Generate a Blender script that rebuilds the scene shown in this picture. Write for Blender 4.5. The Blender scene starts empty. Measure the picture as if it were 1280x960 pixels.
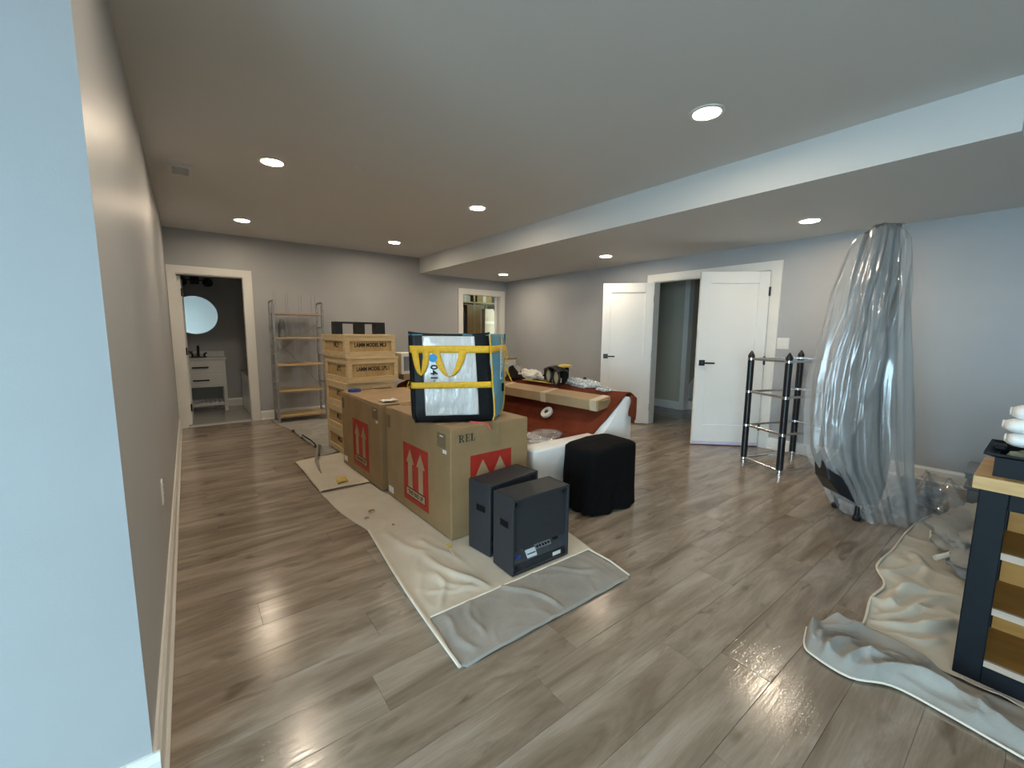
import bpy, bmesh, math, random
from mathutils import Vector, Matrix, noise
R = math.radians
PI = math.pi
random.seed(7)
scene = bpy.context.scene
COL = scene.collection

# ------------------------------------------------------------------ camera
YAW, PITCH, ROLL, CAM_H, F_PX = R(37.68), R(7.1), R(.527), 1.322, 524.3
cam_data = bpy.data.cameras.new('camera')
cam_data.sensor_width = 36.0
cam_data.lens = F_PX * 36.0 / 1280.0
cam_data.clip_start = .02
cam = bpy.data.objects.new('camera', cam_data)
COL.objects.link(cam)
fwd = Vector((math.sin(YAW) * math.cos(PITCH), math.cos(YAW) * math.cos(PITCH), -math.sin(PITCH)))
rgt = Vector((math.cos(YAW), -math.sin(YAW), 0))
upv = rgt.cross(fwd)
r2 = rgt * math.cos(ROLL) + upv * math.sin(ROLL)
u2 = -rgt * math.sin(ROLL) + upv * math.cos(ROLL)
cam.matrix_world = Matrix(((r2.x, u2.x, -fwd.x, 0), (r2.y, u2.y, -fwd.y, 0),
                           (r2.z, u2.z, -fwd.z, CAM_H), (0, 0, 0, 1)))
scene.camera = cam

# ------------------------------------------------------------------ daylight and exposure
SKY = (.58, .85, 1.0)
SKY_STRENGTH = 12.3
LAMP_STRENGTH = 155.0
LAMP_COLOR = (1.0, .83, .62)
world = bpy.data.worlds.new('overcast_sky')
scene.world = world
world.use_nodes = True
wbg = world.node_tree.nodes['Background']
wbg.inputs[0].default_value = (*SKY, 1)
wbg.inputs[1].default_value = SKY_STRENGTH
scene.view_settings.view_transform = 'Standard'
scene.view_settings.look = 'None'
scene.view_settings.gamma = 1
scene.view_settings.use_curve_mapping = False
scene.view_settings.exposure = 0.66

# room dimensions (metres, camera stands at x = y = 0)
XL, YN, YB, XR, H = -.156, 1.44, 7.04, 5.27, 2.6
XB, ZB, YBE = 3.346, 2.332, .22            # bulkhead
XW, YR = -2.7, -3.2                        # garden window wall, wall behind the camera
DT, CT = 2.04, 2.135                       # door opening height, casing top

# ------------------------------------------------------------------ materials
MATS = {}


def nt(m):
    m.use_nodes = True
    return m.node_tree, m.node_tree.nodes, m.node_tree.links, m.node_tree.nodes['Principled BSDF']


def mat(name, col, rough=.5, metal=0, var=0, scale=20, bump=0, bscale=None, stretch=(1, 1, 1), col2=None, spec=.5,
        detail=4, sheen=0, coat=0, bdist=.01):
    m = bpy.data.materials.new(name)
    t, n, l, b = nt(m)
    b.inputs['Base Color'].default_value = (*col, 1)
    b.inputs['Roughness'].default_value = rough
    b.inputs['Metallic'].default_value = metal
    b.inputs['Specular IOR Level'].default_value = spec
    if sheen:
        b.inputs['Sheen Weight'].default_value = sheen
    if coat:
        b.inputs['Coat Weight'].default_value = coat
    if var or bump:
        tc = n.new('ShaderNodeTexCoord')
        mp = n.new('ShaderNodeMapping')
        mp.inputs['Scale'].default_value = stretch
        l.new(tc.outputs['Object'], mp.inputs['Vector'])
    if var:
        nz = n.new('ShaderNodeTexNoise')
        nz.inputs['Scale'].default_value = scale
        nz.inputs['Detail'].default_value = detail
        l.new(mp.outputs[0], nz.inputs['Vector'])
        rp = n.new('ShaderNodeValToRGB')
        c2 = col2 or tuple(c * (1 - var) for c in col)
        c1 = col if col2 else tuple(min(1, c * (1 + var)) for c in col)
        rp.color_ramp.elements[0].position = .32
        rp.color_ramp.elements[1].position = .68
        rp.color_ramp.elements[0].color = (*c2, 1)
        rp.color_ramp.elements[1].color = (*c1, 1)
        l.new(nz.outputs['Fac'], rp.inputs['Fac'])
        l.new(rp.outputs['Color'], b.inputs['Base Color'])
    if bump:
        nb = n.new('ShaderNodeTexNoise')
        nb.inputs['Scale'].default_value = bscale or scale
        nb.inputs['Detail'].default_value = 3
        l.new(mp.outputs[0], nb.inputs['Vector'])
        bp = n.new('ShaderNodeBump')
        bp.inputs['Strength'].default_value = bump
        bp.inputs['Distance'].default_value = bdist
        l.new(nb.outputs['Fac'], bp.inputs['Height'])
        l.new(bp.outputs['Normal'], b.inputs['Normal'])
    MATS[name] = m
    return m


def clear_mat(name, col, opacity, rough=.12, bump=.3, bscale=14, var=.5, stretch=(1, 1, 1), gloss=.07):
    """thin clear film: part of the light passes straight, the rest meets a glossy pale surface"""
    m = bpy.data.materials.new(name)
    t, n, l, b = nt(m)
    b.inputs['Base Color'].default_value = (*col, 1)
    b.inputs['Roughness'].default_value = rough
    b.inputs['Specular IOR Level'].default_value = .9
    tr = n.new('ShaderNodeBsdfTransparent')
    mx = n.new('ShaderNodeMixShader')
    tc = n.new('ShaderNodeTexCoord')
    nz = n.new('ShaderNodeTexNoise')
    nz.inputs['Scale'].default_value = bscale
    nz.inputs['Detail'].default_value = 4
    mp = n.new('ShaderNodeMapping')
    mp.inputs['Scale'].default_value = stretch
    l.new(tc.outputs['Object'], mp.inputs['Vector'])
    l.new(mp.outputs[0], nz.inputs['Vector'])
    mr = n.new('ShaderNodeMapRange')
    mr.inputs['From Min'].default_value = .3
    mr.inputs['From Max'].default_value = .7
    mr.inputs['To Min'].default_value = opacity * (1 - var)
    mr.inputs['To Max'].default_value = min(1, opacity * (1 + var))
    l.new(nz.outputs['Fac'], mr.inputs['Value'])
    bp = n.new('ShaderNodeBump')
    bp.inputs['Strength'].default_value = bump
    bp.inputs['Distance'].default_value = .02
    l.new(nz.outputs['Fac'], bp.inputs['Height'])
    l.new(bp.outputs['Normal'], b.inputs['Normal'])
    l.new(mr.outputs[0], mx.inputs[0])
    l.new(tr.outputs[0], mx.inputs[1])
    l.new(b.outputs[0], mx.inputs[2])
    gl = n.new('ShaderNodeBsdfGlossy')
    gl.inputs['Color'].default_value = (.9, .92, .95, 1)
    gl.inputs['Roughness'].default_value = rough * .7
    l.new(bp.outputs['Normal'], gl.inputs['Normal'])
    m2 = n.new('ShaderNodeMixShader')
    m2.inputs[0].default_value = gloss
    l.new(mx.outputs[0], m2.inputs[1])
    l.new(gl.outputs[0], m2.inputs[2])
    l.new(m2.outputs[0], n['Material Output'].inputs['Surface'])
    MATS[name] = m
    return m


def emit_mat(name, col, strength):
    m = bpy.data.materials.new(name)
    t, n, l, b = nt(m)
    b.inputs['Base Color'].default_value = (.9, .9, .9, 1)
    b.inputs['Emission Color'].default_value = (*col, 1)
    b.inputs['Emission Strength'].default_value = strength
    MATS[name] = m
    return m


def plank_mat():
    m = bpy.data.materials.new('oak_plank')
    t, n, l, b = nt(m)
    tc = n.new('ShaderNodeTexCoord')
    oi = n.new('ShaderNodeObjectInfo')
    mul = n.new('ShaderNodeMath'); mul.operation = 'MULTIPLY'; mul.inputs[1].default_value = 37.0
    l.new(oi.outputs['Random'], mul.inputs[0])
    cb = n.new('ShaderNodeCombineXYZ')
    l.new(mul.outputs[0], cb.inputs['X']); l.new(mul.outputs[0], cb.inputs['Z'])
    add = n.new('ShaderNodeVectorMath'); add.operation = 'ADD'
    l.new(tc.outputs['Object'], add.inputs[0]); l.new(cb.outputs[0], add.inputs[1])

    def nz(scale, st, det, rough=.55, dist=0):
        mp = n.new('ShaderNodeMapping'); mp.inputs['Scale'].default_value = st
        l.new(add.outputs[0], mp.inputs['Vector'])
        q = n.new('ShaderNodeTexNoise'); q.inputs['Scale'].default_value = scale
        q.inputs['Detail'].default_value = det; q.inputs['Roughness'].default_value = rough
        q.inputs['Distortion'].default_value = dist
        l.new(mp.outputs[0], q.inputs['Vector'])
        return q.outputs['Fac']

    def ramp(fac, stops):
        r = n.new('ShaderNodeValToRGB')
        while len(r.color_ramp.elements) < len(stops):
            r.color_ramp.elements.new(.5)
        for e, (p, c) in zip(r.color_ramp.elements, stops):
            e.position = p; e.color = (*c, 1)
        l.new(fac, r.inputs['Fac'])
        return r.outputs['Color']

    def mix(mode, fac, a, c):
        x = n.new('ShaderNodeMix'); x.data_type = 'RGBA'; x.blend_type = mode
        if isinstance(fac, float): x.inputs['Factor'].default_value = fac
        else: l.new(fac, x.inputs['Factor'])
        l.new(a, x.inputs['A']); l.new(c, x.inputs['B'])
        return x.outputs['Result']
    broad = ramp(nz(2.2, (.8, 4.2, 1), 5, .6, .6), [(.30, (.190, .145, .104)), (.50, (.295, .238, .183)), (.70, (.42, .358, .295))])
    grain = ramp(nz(9, (.5, 16, 1), 6, .7), [(.30, (.62, .60, .58)), (.62, (1, 1, 1))])
    c = mix('MULTIPLY', .40, broad, grain)
    knots = ramp(nz(3.1, (1.2, 3.2, 1), 3, .5, .8), [(.62, (1, 1, 1)), (.74, (.50, .45, .41)), (.84, (.34, .29, .26))])
    c = mix('MULTIPLY', .8, c, knots)
    tone = ramp(oi.outputs['Random'], [(0, (.90, .89, .88)), (1, (1.0, 1.0, 1.0))])
    c = mix('MULTIPLY', 1.0, c, tone)
    l.new(c, b.inputs['Base Color'])
    rr = n.new('ShaderNodeMapRange')
    rr.inputs['To Min'].default_value = .07
    rr.inputs['To Max'].default_value = .19
    l.new(nz(6, (.6, 9, 1), 4), rr.inputs['Value'])
    l.new(rr.outputs[0], b.inputs['Roughness'])
    b.inputs['Specular IOR Level'].default_value = .5
    bp = n.new('ShaderNodeBump'); bp.inputs['Strength'].default_value = .14; bp.inputs['Distance'].default_value = .004
    l.new(nz(14, (.35, 7, 1), 5, .6, 1.0), bp.inputs['Height'])
    l.new(bp.outputs['Normal'], b.inputs['Normal'])
    MATS['oak_plank'] = m
    return m


plank_mat()
mat('wall_paint', (.42, .43, .445), .42, var=.02, scale=3, bump=.04, bscale=260, spec=.35)
mat('ceiling_paint', (.66, .66, .65), .8, bump=.03, bscale=200)
mat('bulkhead_paint', (.66, .66, .65), .8, bump=.03, bscale=200)
mat('trim_white', (.80, .79, .75), .32, var=.02, scale=4)
mat('door_white', (.80, .795, .775), .36, var=.015, scale=3)
mat('black_metal', (.012, .012, .013), .42, var=.2, scale=30)
mat('chrome', (.72, .72, .72), .22, 1, var=.08, scale=12)
mat('galvanised', (.36, .36, .36), .38, .85, var=.2, scale=14)
mat('cardboard', (.285, .185, .088), .78, var=.09, scale=5, bump=.05, bscale=90)
mat('cardboard_light', (.36, .245, .135), .75, var=.08, scale=7)
mat('kraft_tape', (.27, .19, .10), .35, var=.06, scale=20)
mat('pale_tape', (.52, .42, .29), .4, var=.06, scale=20)
mat('print_red', (.36, .022, .011), .55, var=.08, scale=14)
mat('print_dark', (.018, .016, .014), .7, var=.2, scale=40)
mat('sticker_white', (.72, .72, .70), .5, var=.03, scale=30)
mat('sticker_brown', (.18, .13, .075), .85, spec=.2, var=.1, scale=60)
mat('crate_pine', (.70, .55, .33), .6, var=.2, scale=5, stretch=(1, 6, 6), col2=(.56, .41, .215), bump=.06)
mat('crate_ply', (.56, .385, .17), .6, col2=(.44, .285, .115), var=.2, scale=4, stretch=(5, 5, 1.2))
mat('shelf_wood', (.50, .36, .18), .5, var=.15, scale=5, stretch=(1, 8, 8))
mat('black_tolex', (.022, .026, .032), .5, var=.12, scale=60, bump=.12, bscale=420)
mat('black_plastic', (.010, .010, .012), .35, var=.1, scale=30)
mat('amp_steel', (.16, .165, .175), .3, .8, var=.15, scale=12)
mat('black_fabric', (.0035, .0035, .004), .9, var=.2, scale=20, bump=.2, bscale=300, spec=.15)
mat('sofa_white', (.74, .74, .73), .85, var=.04, scale=6, bump=.1, bscale=160)
mat('throw_rust', (.150, .032, .013), .9, var=.12, scale=9, bump=.3, bscale=120, spec=.15)
mat('canvas', (.58, .53, .44), .85, var=.06, scale=4, bump=.15, bscale=260)
mat('canvas_grey', (.30, .285, .26), .88, var=.12, scale=7, bump=.2, bscale=240)
mat('canvas_hem', (.72, .66, .56), .85, var=.05, scale=12)
mat('bag_black', (.006, .007, .009), .42, spec=.22, var=.2, scale=12, bump=.35, bscale=16)
mat('bag_blue', (.10, .30, .43), .5, var=.1, scale=12, bump=.3, bscale=14)
mat('bag_window', (.66, .68, .69), .12, var=.02, scale=10, bump=1.0, bscale=15, stretch=(1, 1, .45), coat=.8, bdist=.03)
mat('strap_yellow', (.78, .47, .025), .6, var=.1, scale=60, bump=.15, bscale=300)
mat('logo_blue', (.03, .33, .72), .4, var=.05, scale=30)
mat('tape_blue', (.03, .07, .33), .5, var=.1, scale=30)
mat('tape_edge', (.10, .12, .22), .6, var=.1, scale=30)
mat('red_strap', (.50, .08, .05), .6, var=.1, scale=40)
mat('bin_grey', (.20, .22, .235), .45, var=.06, scale=10)
mat('case_blue_black', (.008, .0105, .014), .5, spec=.15, var=.1, scale=20)
mat('case_top', (.58, .37, .17), .45, col2=(.47, .28, .11), spec=.3, var=.2, scale=6, stretch=(7, 1, 7))
mat('case_wood', (.36, .175, .042), .5, col2=(.29, .135, .03), spec=.25, var=.2, scale=4, stretch=(6, 1, 6))
mat('case_edge', (.42, .32, .25), .5, var=.12, scale=8, stretch=(8, 1, 8))
mat('towel_white', (.84, .83, .80), .9, var=.04, scale=20, bump=.3, bscale=260)
mat('cloth_green', (.17, .20, .12), .9, col2=(.30, .31, .22), var=.3, scale=16, bump=.2, bscale=200)
mat('bundle_grey', (.33, .315, .285), .88, var=.12, scale=7, bump=.2, bscale=220)
mat('bath_wall', (.42, .43, .445), .55, var=.03, scale=3)
mat('bath_tile', (.40, .40, .385), .22, var=.08, scale=2)
mat('vanity_white', (.72, .72, .70), .4, var=.02, scale=4)
mat('quartz', (.70, .70, .69), .2, var=.04, scale=20)
mat('porcelain', (.78, .78, .76), .12, var=.02, scale=3)
mat('mirror', (.93, .96, .95), .015, 1)
mat('smoked_glass', (.02, .02, .022), .1, coat=.5)
mat('storage_wall', (.42, .38, .30), .7, var=.05, scale=3)
mat('lavender_tape', (.62, .58, .74), .5, var=.05, scale=20)
mat('hall_paint', (.52, .48, .38), .6, var=.02, scale=3)
mat('dark_coat', (.015, .015, .03), .9, var=.2, scale=12, bump=.3, bscale=30)
mat('brown_box', (.27, .155, .05), .75, var=.1, scale=5)
mat('beige_box', (.42, .30, .19), .75, var=.1, scale=5)
mat('stud_wood', (.36, .235, .11), .65, var=.15, scale=5, stretch=(6, 6, 1))
mat('white_paper', (.78, .76, .71), .8, var=.06, scale=20, bump=.4, bscale=30)
mat('yellow_paper', (.62, .45, .10), .7, var=.1, scale=20)
mat('lens_pale', (.40, .37, .24), .25, var=.1, scale=20)
mat('patio_stone', (.34, .35, .35), .9, var=.1, scale=3)
mat('outside_glass_frame', (.75, .75, .75), .4, var=.02, scale=4)
clear_mat('clear_film_light', (.72, .72, .72), .07, .18, .3, 15, .35, (1, 1, .09), .03)
clear_mat('clear_film', (.72, .72, .72), .185, .18, .3, 15, .35, (1, 1, .07), .035)
clear_mat('clear_film_floor', (.70, .70, .70), .10, .16, .3, 9, .7, (1, 1, 1), .06)
clear_mat('bubble_wrap', (.85, .85, .83), .5, .15, .8, 45, .6)
clear_mat('pane_glass', (.75, .8, .8), .02, .02, 0, 3, 0, (1, 1, 1), .05)
emit_mat('lamp_glow', LAMP_COLOR, LAMP_STRENGTH)


# ------------------------------------------------------------------ mesh helpers
class MB:
    def __init__(s):
        s.v, s.f = [], []

    def add(s, verts, faces, M=None):
        o = len(s.v)
        s.v += [tuple(M @ Vector(p)) if M else tuple(p) for p in verts]
        s.f += [tuple(i + o for i in f) for f in faces]
        return s

    def box(s, x0, x1, y0, y1, z0, z1, M=None):
        return s.add([(x0, y0, z0), (x1, y0, z0), (x1, y1, z0), (x0, y1, z0), (x0, y0, z1), (x1, y0, z1), (x1, y1, z1), (x0, y1, z1)],
                     [(3, 2, 1, 0), (4, 5, 6, 7), (0, 1, 5, 4), (1, 2, 6, 5), (2, 3, 7, 6), (3, 0, 4, 7)], M)

    def prism(s, poly, h0, h1, axis='z', M=None):
        """poly: 2-d points, extruded along axis: z -> (x,y), y -> (x,z), x -> (y,z)"""
        n = len(poly)
        put = {'z': lambda a, b, h: (a, b, h), 'y': lambda a, b, h: (a, h, b), 'x': lambda a, b, h: (h, a, b)}[axis]
        vs = [put(a, b, h0) for a, b in poly] + [put(a, b, h1) for a, b in poly]
        fs = [tuple(range(n)), tuple(range(2 * n - 1, n - 1, -1))] + [(i, i + n, (i + 1) % n + n, (i + 1) % n) for i in range(n)]
        return s.add(vs, fs, M)

    def tube(s, pts, r, n=8, cap=True, flat=None):
        pts = [Vector(p) for p in pts]
        rs = r if isinstance(r, (list, tuple)) else [r] * len(pts)
        vs, fs = [], []
        prev = None
        for i, p in enumerate(pts):
            t = (pts[min(i + 1, len(pts) - 1)] - pts[max(i - 1, 0)]).normalized()
            if prev is None:
                a = Vector((0, 0, 1)) if abs(t.z) < .9 else Vector((1, 0, 0))
                u = t.cross(a).normalized()
            else:
                u = (prev - t * prev.dot(t)).normalized()
            w = t.cross(u)
            prev = u
            for k in range(n):
                an = 2 * PI * k / n
                vs.append(p + (u * math.cos(an) * (flat or 1) + w * math.sin(an)) * rs[i])
        m = len(pts)
        for i in range(m - 1):
            for k in range(n):
                fs.append((i * n + k, i * n + (k + 1) % n, (i + 1) * n + (k + 1) % n, (i + 1) * n + k))
        if cap:
            fs += [tuple(range(n - 1, -1, -1)), tuple((m - 1) * n + k for k in range(n))]
        return s.add(vs, fs)

    def lathe(s, prof, n=24, c=(0, 0, 0), M=None):
        """prof: (radius, z) from one end to the other; ends are capped"""
        vs, fs = [], []
        for r, z in prof:
            for k in range(n):
                a = 2 * PI * k / n
                vs.append((c[0] + r * math.cos(a), c[1] + r * math.sin(a), c[2] + z))
        for i in range(len(prof) - 1):
            for k in range(n):
                fs.append((i * n + k, i * n + (k + 1) % n, (i + 1) * n + (k + 1) % n, (i + 1) * n + k))
        fs += [tuple(range(n - 1, -1, -1)), tuple((len(prof) - 1) * n + k for k in range(n))]
        return s.add(vs, fs, M)

    def sheet(s, fn, nu, nv, thick):
        """a surface fn(u,v) with real thickness (offset against its normal)"""
        P = [[Vector(fn(i / nu, j / nv)) for j in range(nv + 1)] for i in range(nu + 1)]
        N = []
        for i in range(nu + 1):
            row = []
            for j in range(nv + 1):
                a = P[min(i + 1, nu)][j] - P[max(i - 1, 0)][j]
                b = P[i][min(j + 1, nv)] - P[i][max(j - 1, 0)]
                q = a.cross(b)
                row.append(q.normalized() if q.length > 1e-12 else Vector((0, 0, 1)))
            N.append(row)
        w = nv + 1
        k = (nu + 1) * w
        vs = [P[i][j] for i in range(nu + 1) for j in range(w)] + [P[i][j] - N[i][j] * thick for i in range(nu + 1) for j in range(w)]
        fs = []
        for i in range(nu):
            for j in range(nv):
                a, b, c, d = i * w + j, (i + 1) * w + j, (i + 1) * w + j + 1, i * w + j + 1
                fs += [(a, b, c, d), (d + k, c + k, b + k, a + k)]
        for i in range(nu):
            a, b = i * w, (i + 1) * w
            fs.append((b, a, a + k, b + k))
            a, b = i * w + nv, (i + 1) * w + nv
            fs.append((a, b, b + k, a + k))
        for j in range(nv):
            fs.append((j, j + 1, j + 1 + k, j + k))
            a = nu * w + j
            fs.append((a + 1, a, a + k, a + 1 + k))
        return s.add(vs, fs)

    def mesh(s, name, m, smooth=False, bevel=0, seg=1):
        me = bpy.data.meshes.new(name)
        me.from_pydata(s.v, [], s.f)
        bm = bmesh.new()
        bm.from_mesh(me)
        bmesh.ops.recalc_face_normals(bm, faces=bm.faces)
        if bevel:
            ed = [e for e in bm.edges if len(e.link_faces) == 2 and e.calc_face_angle(0) > .5]
            bmesh.ops.bevel(bm, geom=ed, offset=bevel, segments=seg, affect='EDGES', profile=.5, clamp_overlap=True)
        bm.to_mesh(me)
        bm.free()
        if smooth:
            me.shade_smooth() if smooth is True else me.shade_smooth()
            if smooth != 'all':
                try:
                    me.set_sharp_from_angle(angle=R(42))
                except Exception:
                    pass
        me.materials.append(MATS[m])
        return me

    def build(s, name, m, parent=None, smooth=False, bevel=0, seg=1):
        o = bpy.data.objects.new(name, s.mesh(name, m, smooth, bevel, seg))
        COL.objects.link(o)
        if parent is not None:
            o.parent = parent
        return o


def B(*a):
    return MB().box(*a)


def tag(o, label, cat, group=None):
    o['label'] = label
    o['category'] = cat
    if group:
        o['group'] = group
    return o


def thing(name, label, cat, loc=(0, 0, 0), rz=0, group=None):
    o = bpy.data.objects.new(name, None)
    o.empty_display_size = .1
    COL.objects.link(o)
    o.location = loc
    o.rotation_euler = (0, 0, rz)
    return tag(o, label, cat, group)


def struct(name, mb, m, label=None, parent=None, **k):
    o = mb.build(name, m, parent, **k)
    if parent is None:
        o['kind'] = 'structure'
        if label:
            o['label'] = label
            o['category'] = name.split('_')[0]
    return o


def copy_tree(o, parent=None):
    c = o.copy()
    COL.objects.link(c)
    if parent is not None:
        c.parent = parent
    for ch in list(o.children):
        copy_tree(ch, c)
    return c


def lettering(body, size, m, parent, origin, xdir, ydir, name='lettering', depth=.0006, spacing=1.0, bold=0, xs=1.0):
    cu = bpy.data.curves.new('lettering', 'FONT')
    cu.body = body
    cu.size = size
    cu.align_x = 'CENTER'
    cu.align_y = 'CENTER'
    cu.extrude = depth
    cu.space_character = spacing
    cu.offset = bold
    cu.resolution_u = 3
    tmp = bpy.data.objects.new('lettering_tmp', cu)
    COL.objects.link(tmp)
    dg = bpy.context.evaluated_depsgraph_get()
    me = bpy.data.meshes.new_from_object(tmp.evaluated_get(dg))
    bpy.data.objects.remove(tmp)
    bpy.data.curves.remove(cu)
    x = Vector(xdir).normalized()
    y = Vector(ydir).normalized()
    z = x.cross(y)
    M = Matrix(((x.x, y.x, z.x, origin[0]), (x.y, y.y, z.y, origin[1]), (x.z, y.z, z.z, origin[2]), (0, 0, 0, 1)))
    me.transform(M @ Matrix.Diagonal((xs, 1, 1, 1)))
    me.name = name
    me.materials.clear()
    me.materials.append(MATS[m])
    o = bpy.data.objects.new(name, me)
    COL.objects.link(o)
    o.parent = parent
    return o


def nz3(x, y, z=0.0):
    return noise.noise(Vector((x, y, z)))


def lerp(a, b, t):
    return a + (b - a) * t


def polyline(pts, t):
    n = len(pts) - 1
    i = min(int(t * n), n - 1)
    k = t * n - i
    return tuple(lerp(a, b, k) for a, b in zip(pts[i], pts[i + 1]))


def smooth_poly(pts, t):
    n = len(pts) - 1
    i = min(int(t * n), n - 1)
    k = t * n - i
    p0, p1, p2, p3 = pts[max(i - 1, 0)], pts[i], pts[i + 1], pts[min(i + 2, n)]
    return tuple(.5 * (2 * b + (c - a) * k + (2 * a - 5 * b + 4 * c - d) * k * k + (3 * b - a - 3 * c + d) * k ** 3)
                 for a, b, c, d in zip(p0, p1, p2, p3))


def interp(tab, x):
    """piecewise linear, tab sorted by first item"""
    if x <= tab[0][0]:
        return tab[0][1]
    for (a, va), (b, vb) in zip(tab, tab[1:]):
        if x <= b:
            return lerp(va, vb, (x - a) / (b - a))
    return tab[-1][1]


# ------------------------------------------------------------------ floor
PW, PL = .19, 1.22
fl = MB()
fl.box(XL - .02, XR + .12, -.80, YB + .12, -.08, -.006)
fl.box(XW, XR, YR, -.793, -.08, 0)
fl.box(XW, XL - .02, -.793, YN + .05, -.08, 0)
floor = struct('floor', fl, 'oak_plank', 'greyish brown oak plank floor of the basement room')


def plank_mesh(w, d):
    m = MB()
    g, c = .0004, .0010
    x1, y1 = w - g, d - g
    m.add([(g, g, -.006), (x1, g, -.006), (x1, y1, -.006), (g, y1, -.006),
           (g, g, -c), (x1, g, -c), (x1, y1, -c), (g, y1, -c),
           (g + c, g + c, 0), (x1 - c, g + c, 0), (x1 - c, y1 - c, 0), (g + c, y1 - c, 0)],
          [(0, 1, 5, 4), (1, 2, 6, 5), (2, 3, 7, 6), (3, 0, 4, 7), (4, 5, 9, 8), (5, 6, 10, 9), (6, 7, 11, 10), (7, 4, 8, 11), (8, 9, 10, 11)])
    return m.mesh('plank', 'oak_plank')


full = plank_mesh(PL, PW)
row0 = -9
y = .917 + row0 * PW
rrow = random.Random(3)
fixed_joint = {0: .98, 2: .477, -2: 1.68}
k = row0
while y < YB - .005:
    d = min(PW, YB - y)
    j = fixed_joint.get(k, rrow.uniform(0, PL)) % PL
    x = XL
    nxt = j
    while nxt <= XL + .12:
        nxt += PL
    while x < XR - .005:
        e = min(nxt, XR)
        if XR - e < .1:
            e = XR
        me = full if abs(e - x - PL) < 1e-4 and d == PW else plank_mesh(e - x, d)
        o = bpy.data.objects.new('plank', me)
        COL.objects.link(o)
        o.location = (x, y, 0)
        o.parent = floor
        x, nxt = e, e + PL
    y += PW
    k += 1

# ------------------------------------------------------------------ walls, ceiling
T = .12
# bathroom opening x -.077...677, storage opening x 4.222..5.12
BX0, BX1, SX0, SX1 = -.070, .680, 4.225, 5.115
wb = MB()
for x0, x1 in ((XL - T, BX0), (BX1, SX0), (SX1, XR + T)):
    wb.box(x0, x1, YB, YB + T, 0, H)
for x0, x1 in ((BX0, BX1), (SX0, SX1)):
    wb.box(x0, x1, YB, YB + T, DT, H)
struct('wall_back', wb, 'wall_paint', 'grey painted wall with the bathroom and storage doorways')
struct('wall_left', B(XL - T, XL, YN + T, YB, 0, H), 'wall_paint', 'long grey painted wall with one outlet')
struct('wall_near', B(XW, XL, YN, YN + T, 0, H), 'wall_paint', 'painted wall end facing the garden windows')
DY0, DY1 = 2.048, 3.56
wr = MB()
wr.box(XR, XR + T, YR, DY0, 0, H).box(XR, XR + T, DY1, YB, 0, H).box(XR, XR + T, DY0, DY1, DT, H)
struct('wall_right', wr, 'wall_paint', 'grey painted wall with the open double doors')
struct('wall_rear', B(XW - T, XR + T, YR - T, YR, 0, H), 'bulkhead_paint', 'painted wall opposite the bathroom doorway')  # unseen wall, painted paler than the others to brighten the bathroom mirror
WY0, WY1, WZ = -2.9, .55, 2.15
ww = MB()
ww.box(XW - T, XW, YR, WY0, 0, H).box(XW - T, XW, WY1, YN + T, 0, H).box(XW - T, XW, WY0, WY1, WZ, H).box(XW - T, XW, WY0, WY1, 0, .06)
struct('wall_window', ww, 'wall_paint', 'painted wall holding the wide garden windows')
struct('ceiling', B(XW - T, XR + T, YR - T, YB + T, H, H + .1), 'ceiling_paint', 'flat white painted ceiling with recessed lights')
bh = MB()
bh.box(XB, XR, YBE, YB, ZB, H)
struct('ceiling_bulkhead', bh, 'bulkhead_paint', 'lowered white bulkhead running along the double door wall')
struct('ground_light_block', B(-12, XW - T, -9, 7, -.25, -.12), 'patio_stone', 'pale stone ground added outside the garden windows to block light from below')  # unseen slab added to keep sky light from rising through the windows

# garden windows: three glazed panels
for i in range(3):
    y0 = lerp(WY0, WY1, i / 3)
    y1 = lerp(WY0, WY1, (i + 1) / 3)
    f = MB()
    a, b = XW - .09, XW - .03
    f.box(a, b, y0, y0 + .05, .06, WZ).box(a, b, y1 - .05, y1, .06, WZ).box(a, b, y0 + .05, y1 - .05, .06, .13).box(a, b, y0 + .05, y1 - .05, WZ - .05, WZ)
    w = struct('window_%d' % (i + 1), f, 'outside_glass_frame', 'white framed garden window panel')
    B(XW - .062, XW - .058, y0 + .05, y1 - .05, .13, WZ - .05).build('pane', 'pane_glass', w)
pl = bpy.data.lights.new('garden_window_portal_offscreen', 'AREA')
pl.shape = 'RECTANGLE'
pl.size, pl.size_y = WZ - .1, WY1 - WY0
pl.cycles.is_portal = True
po = bpy.data.objects.new('garden_window_portal_offscreen', pl)
COL.objects.link(po)
po.location = (XW - .16, (WY0 + WY1) / 2, WZ / 2)
po.rotation_euler = (0, -PI / 2, 0)

# ------------------------------------------------------------------ baseboards and casings
BH = .135


def baseboard(name, p0, p1, label, h=BH):
    """p0 -> p1 along a wall, profile to the left of the direction"""
    p0, p1 = Vector((*p0, 0)), Vector((*p1, 0))
    d = (p1 - p0).normalized()
    n = Vector((-d.y, d.x, 0))
    prof = [(0, 0), (.026, 0), (.026, .012), (.016, .024), (.016, h - .022), (.010, h - .010), (.008, h), (0, h)]
    m = MB()
    k = len(prof)
    vs = [p0 + n * a + Vector((0, 0, b)) for a, b in prof] + [p1 + n * a + Vector((0, 0, b)) for a, b in prof]
    m.add(vs, [tuple(range(k)), tuple(range(2 * k - 1, k - 1, -1))] + [(i, i + k, (i + 1) % k + k, (i + 1) % k) for i in range(k)])
    return struct(name, m, 'trim_white', label)


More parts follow.
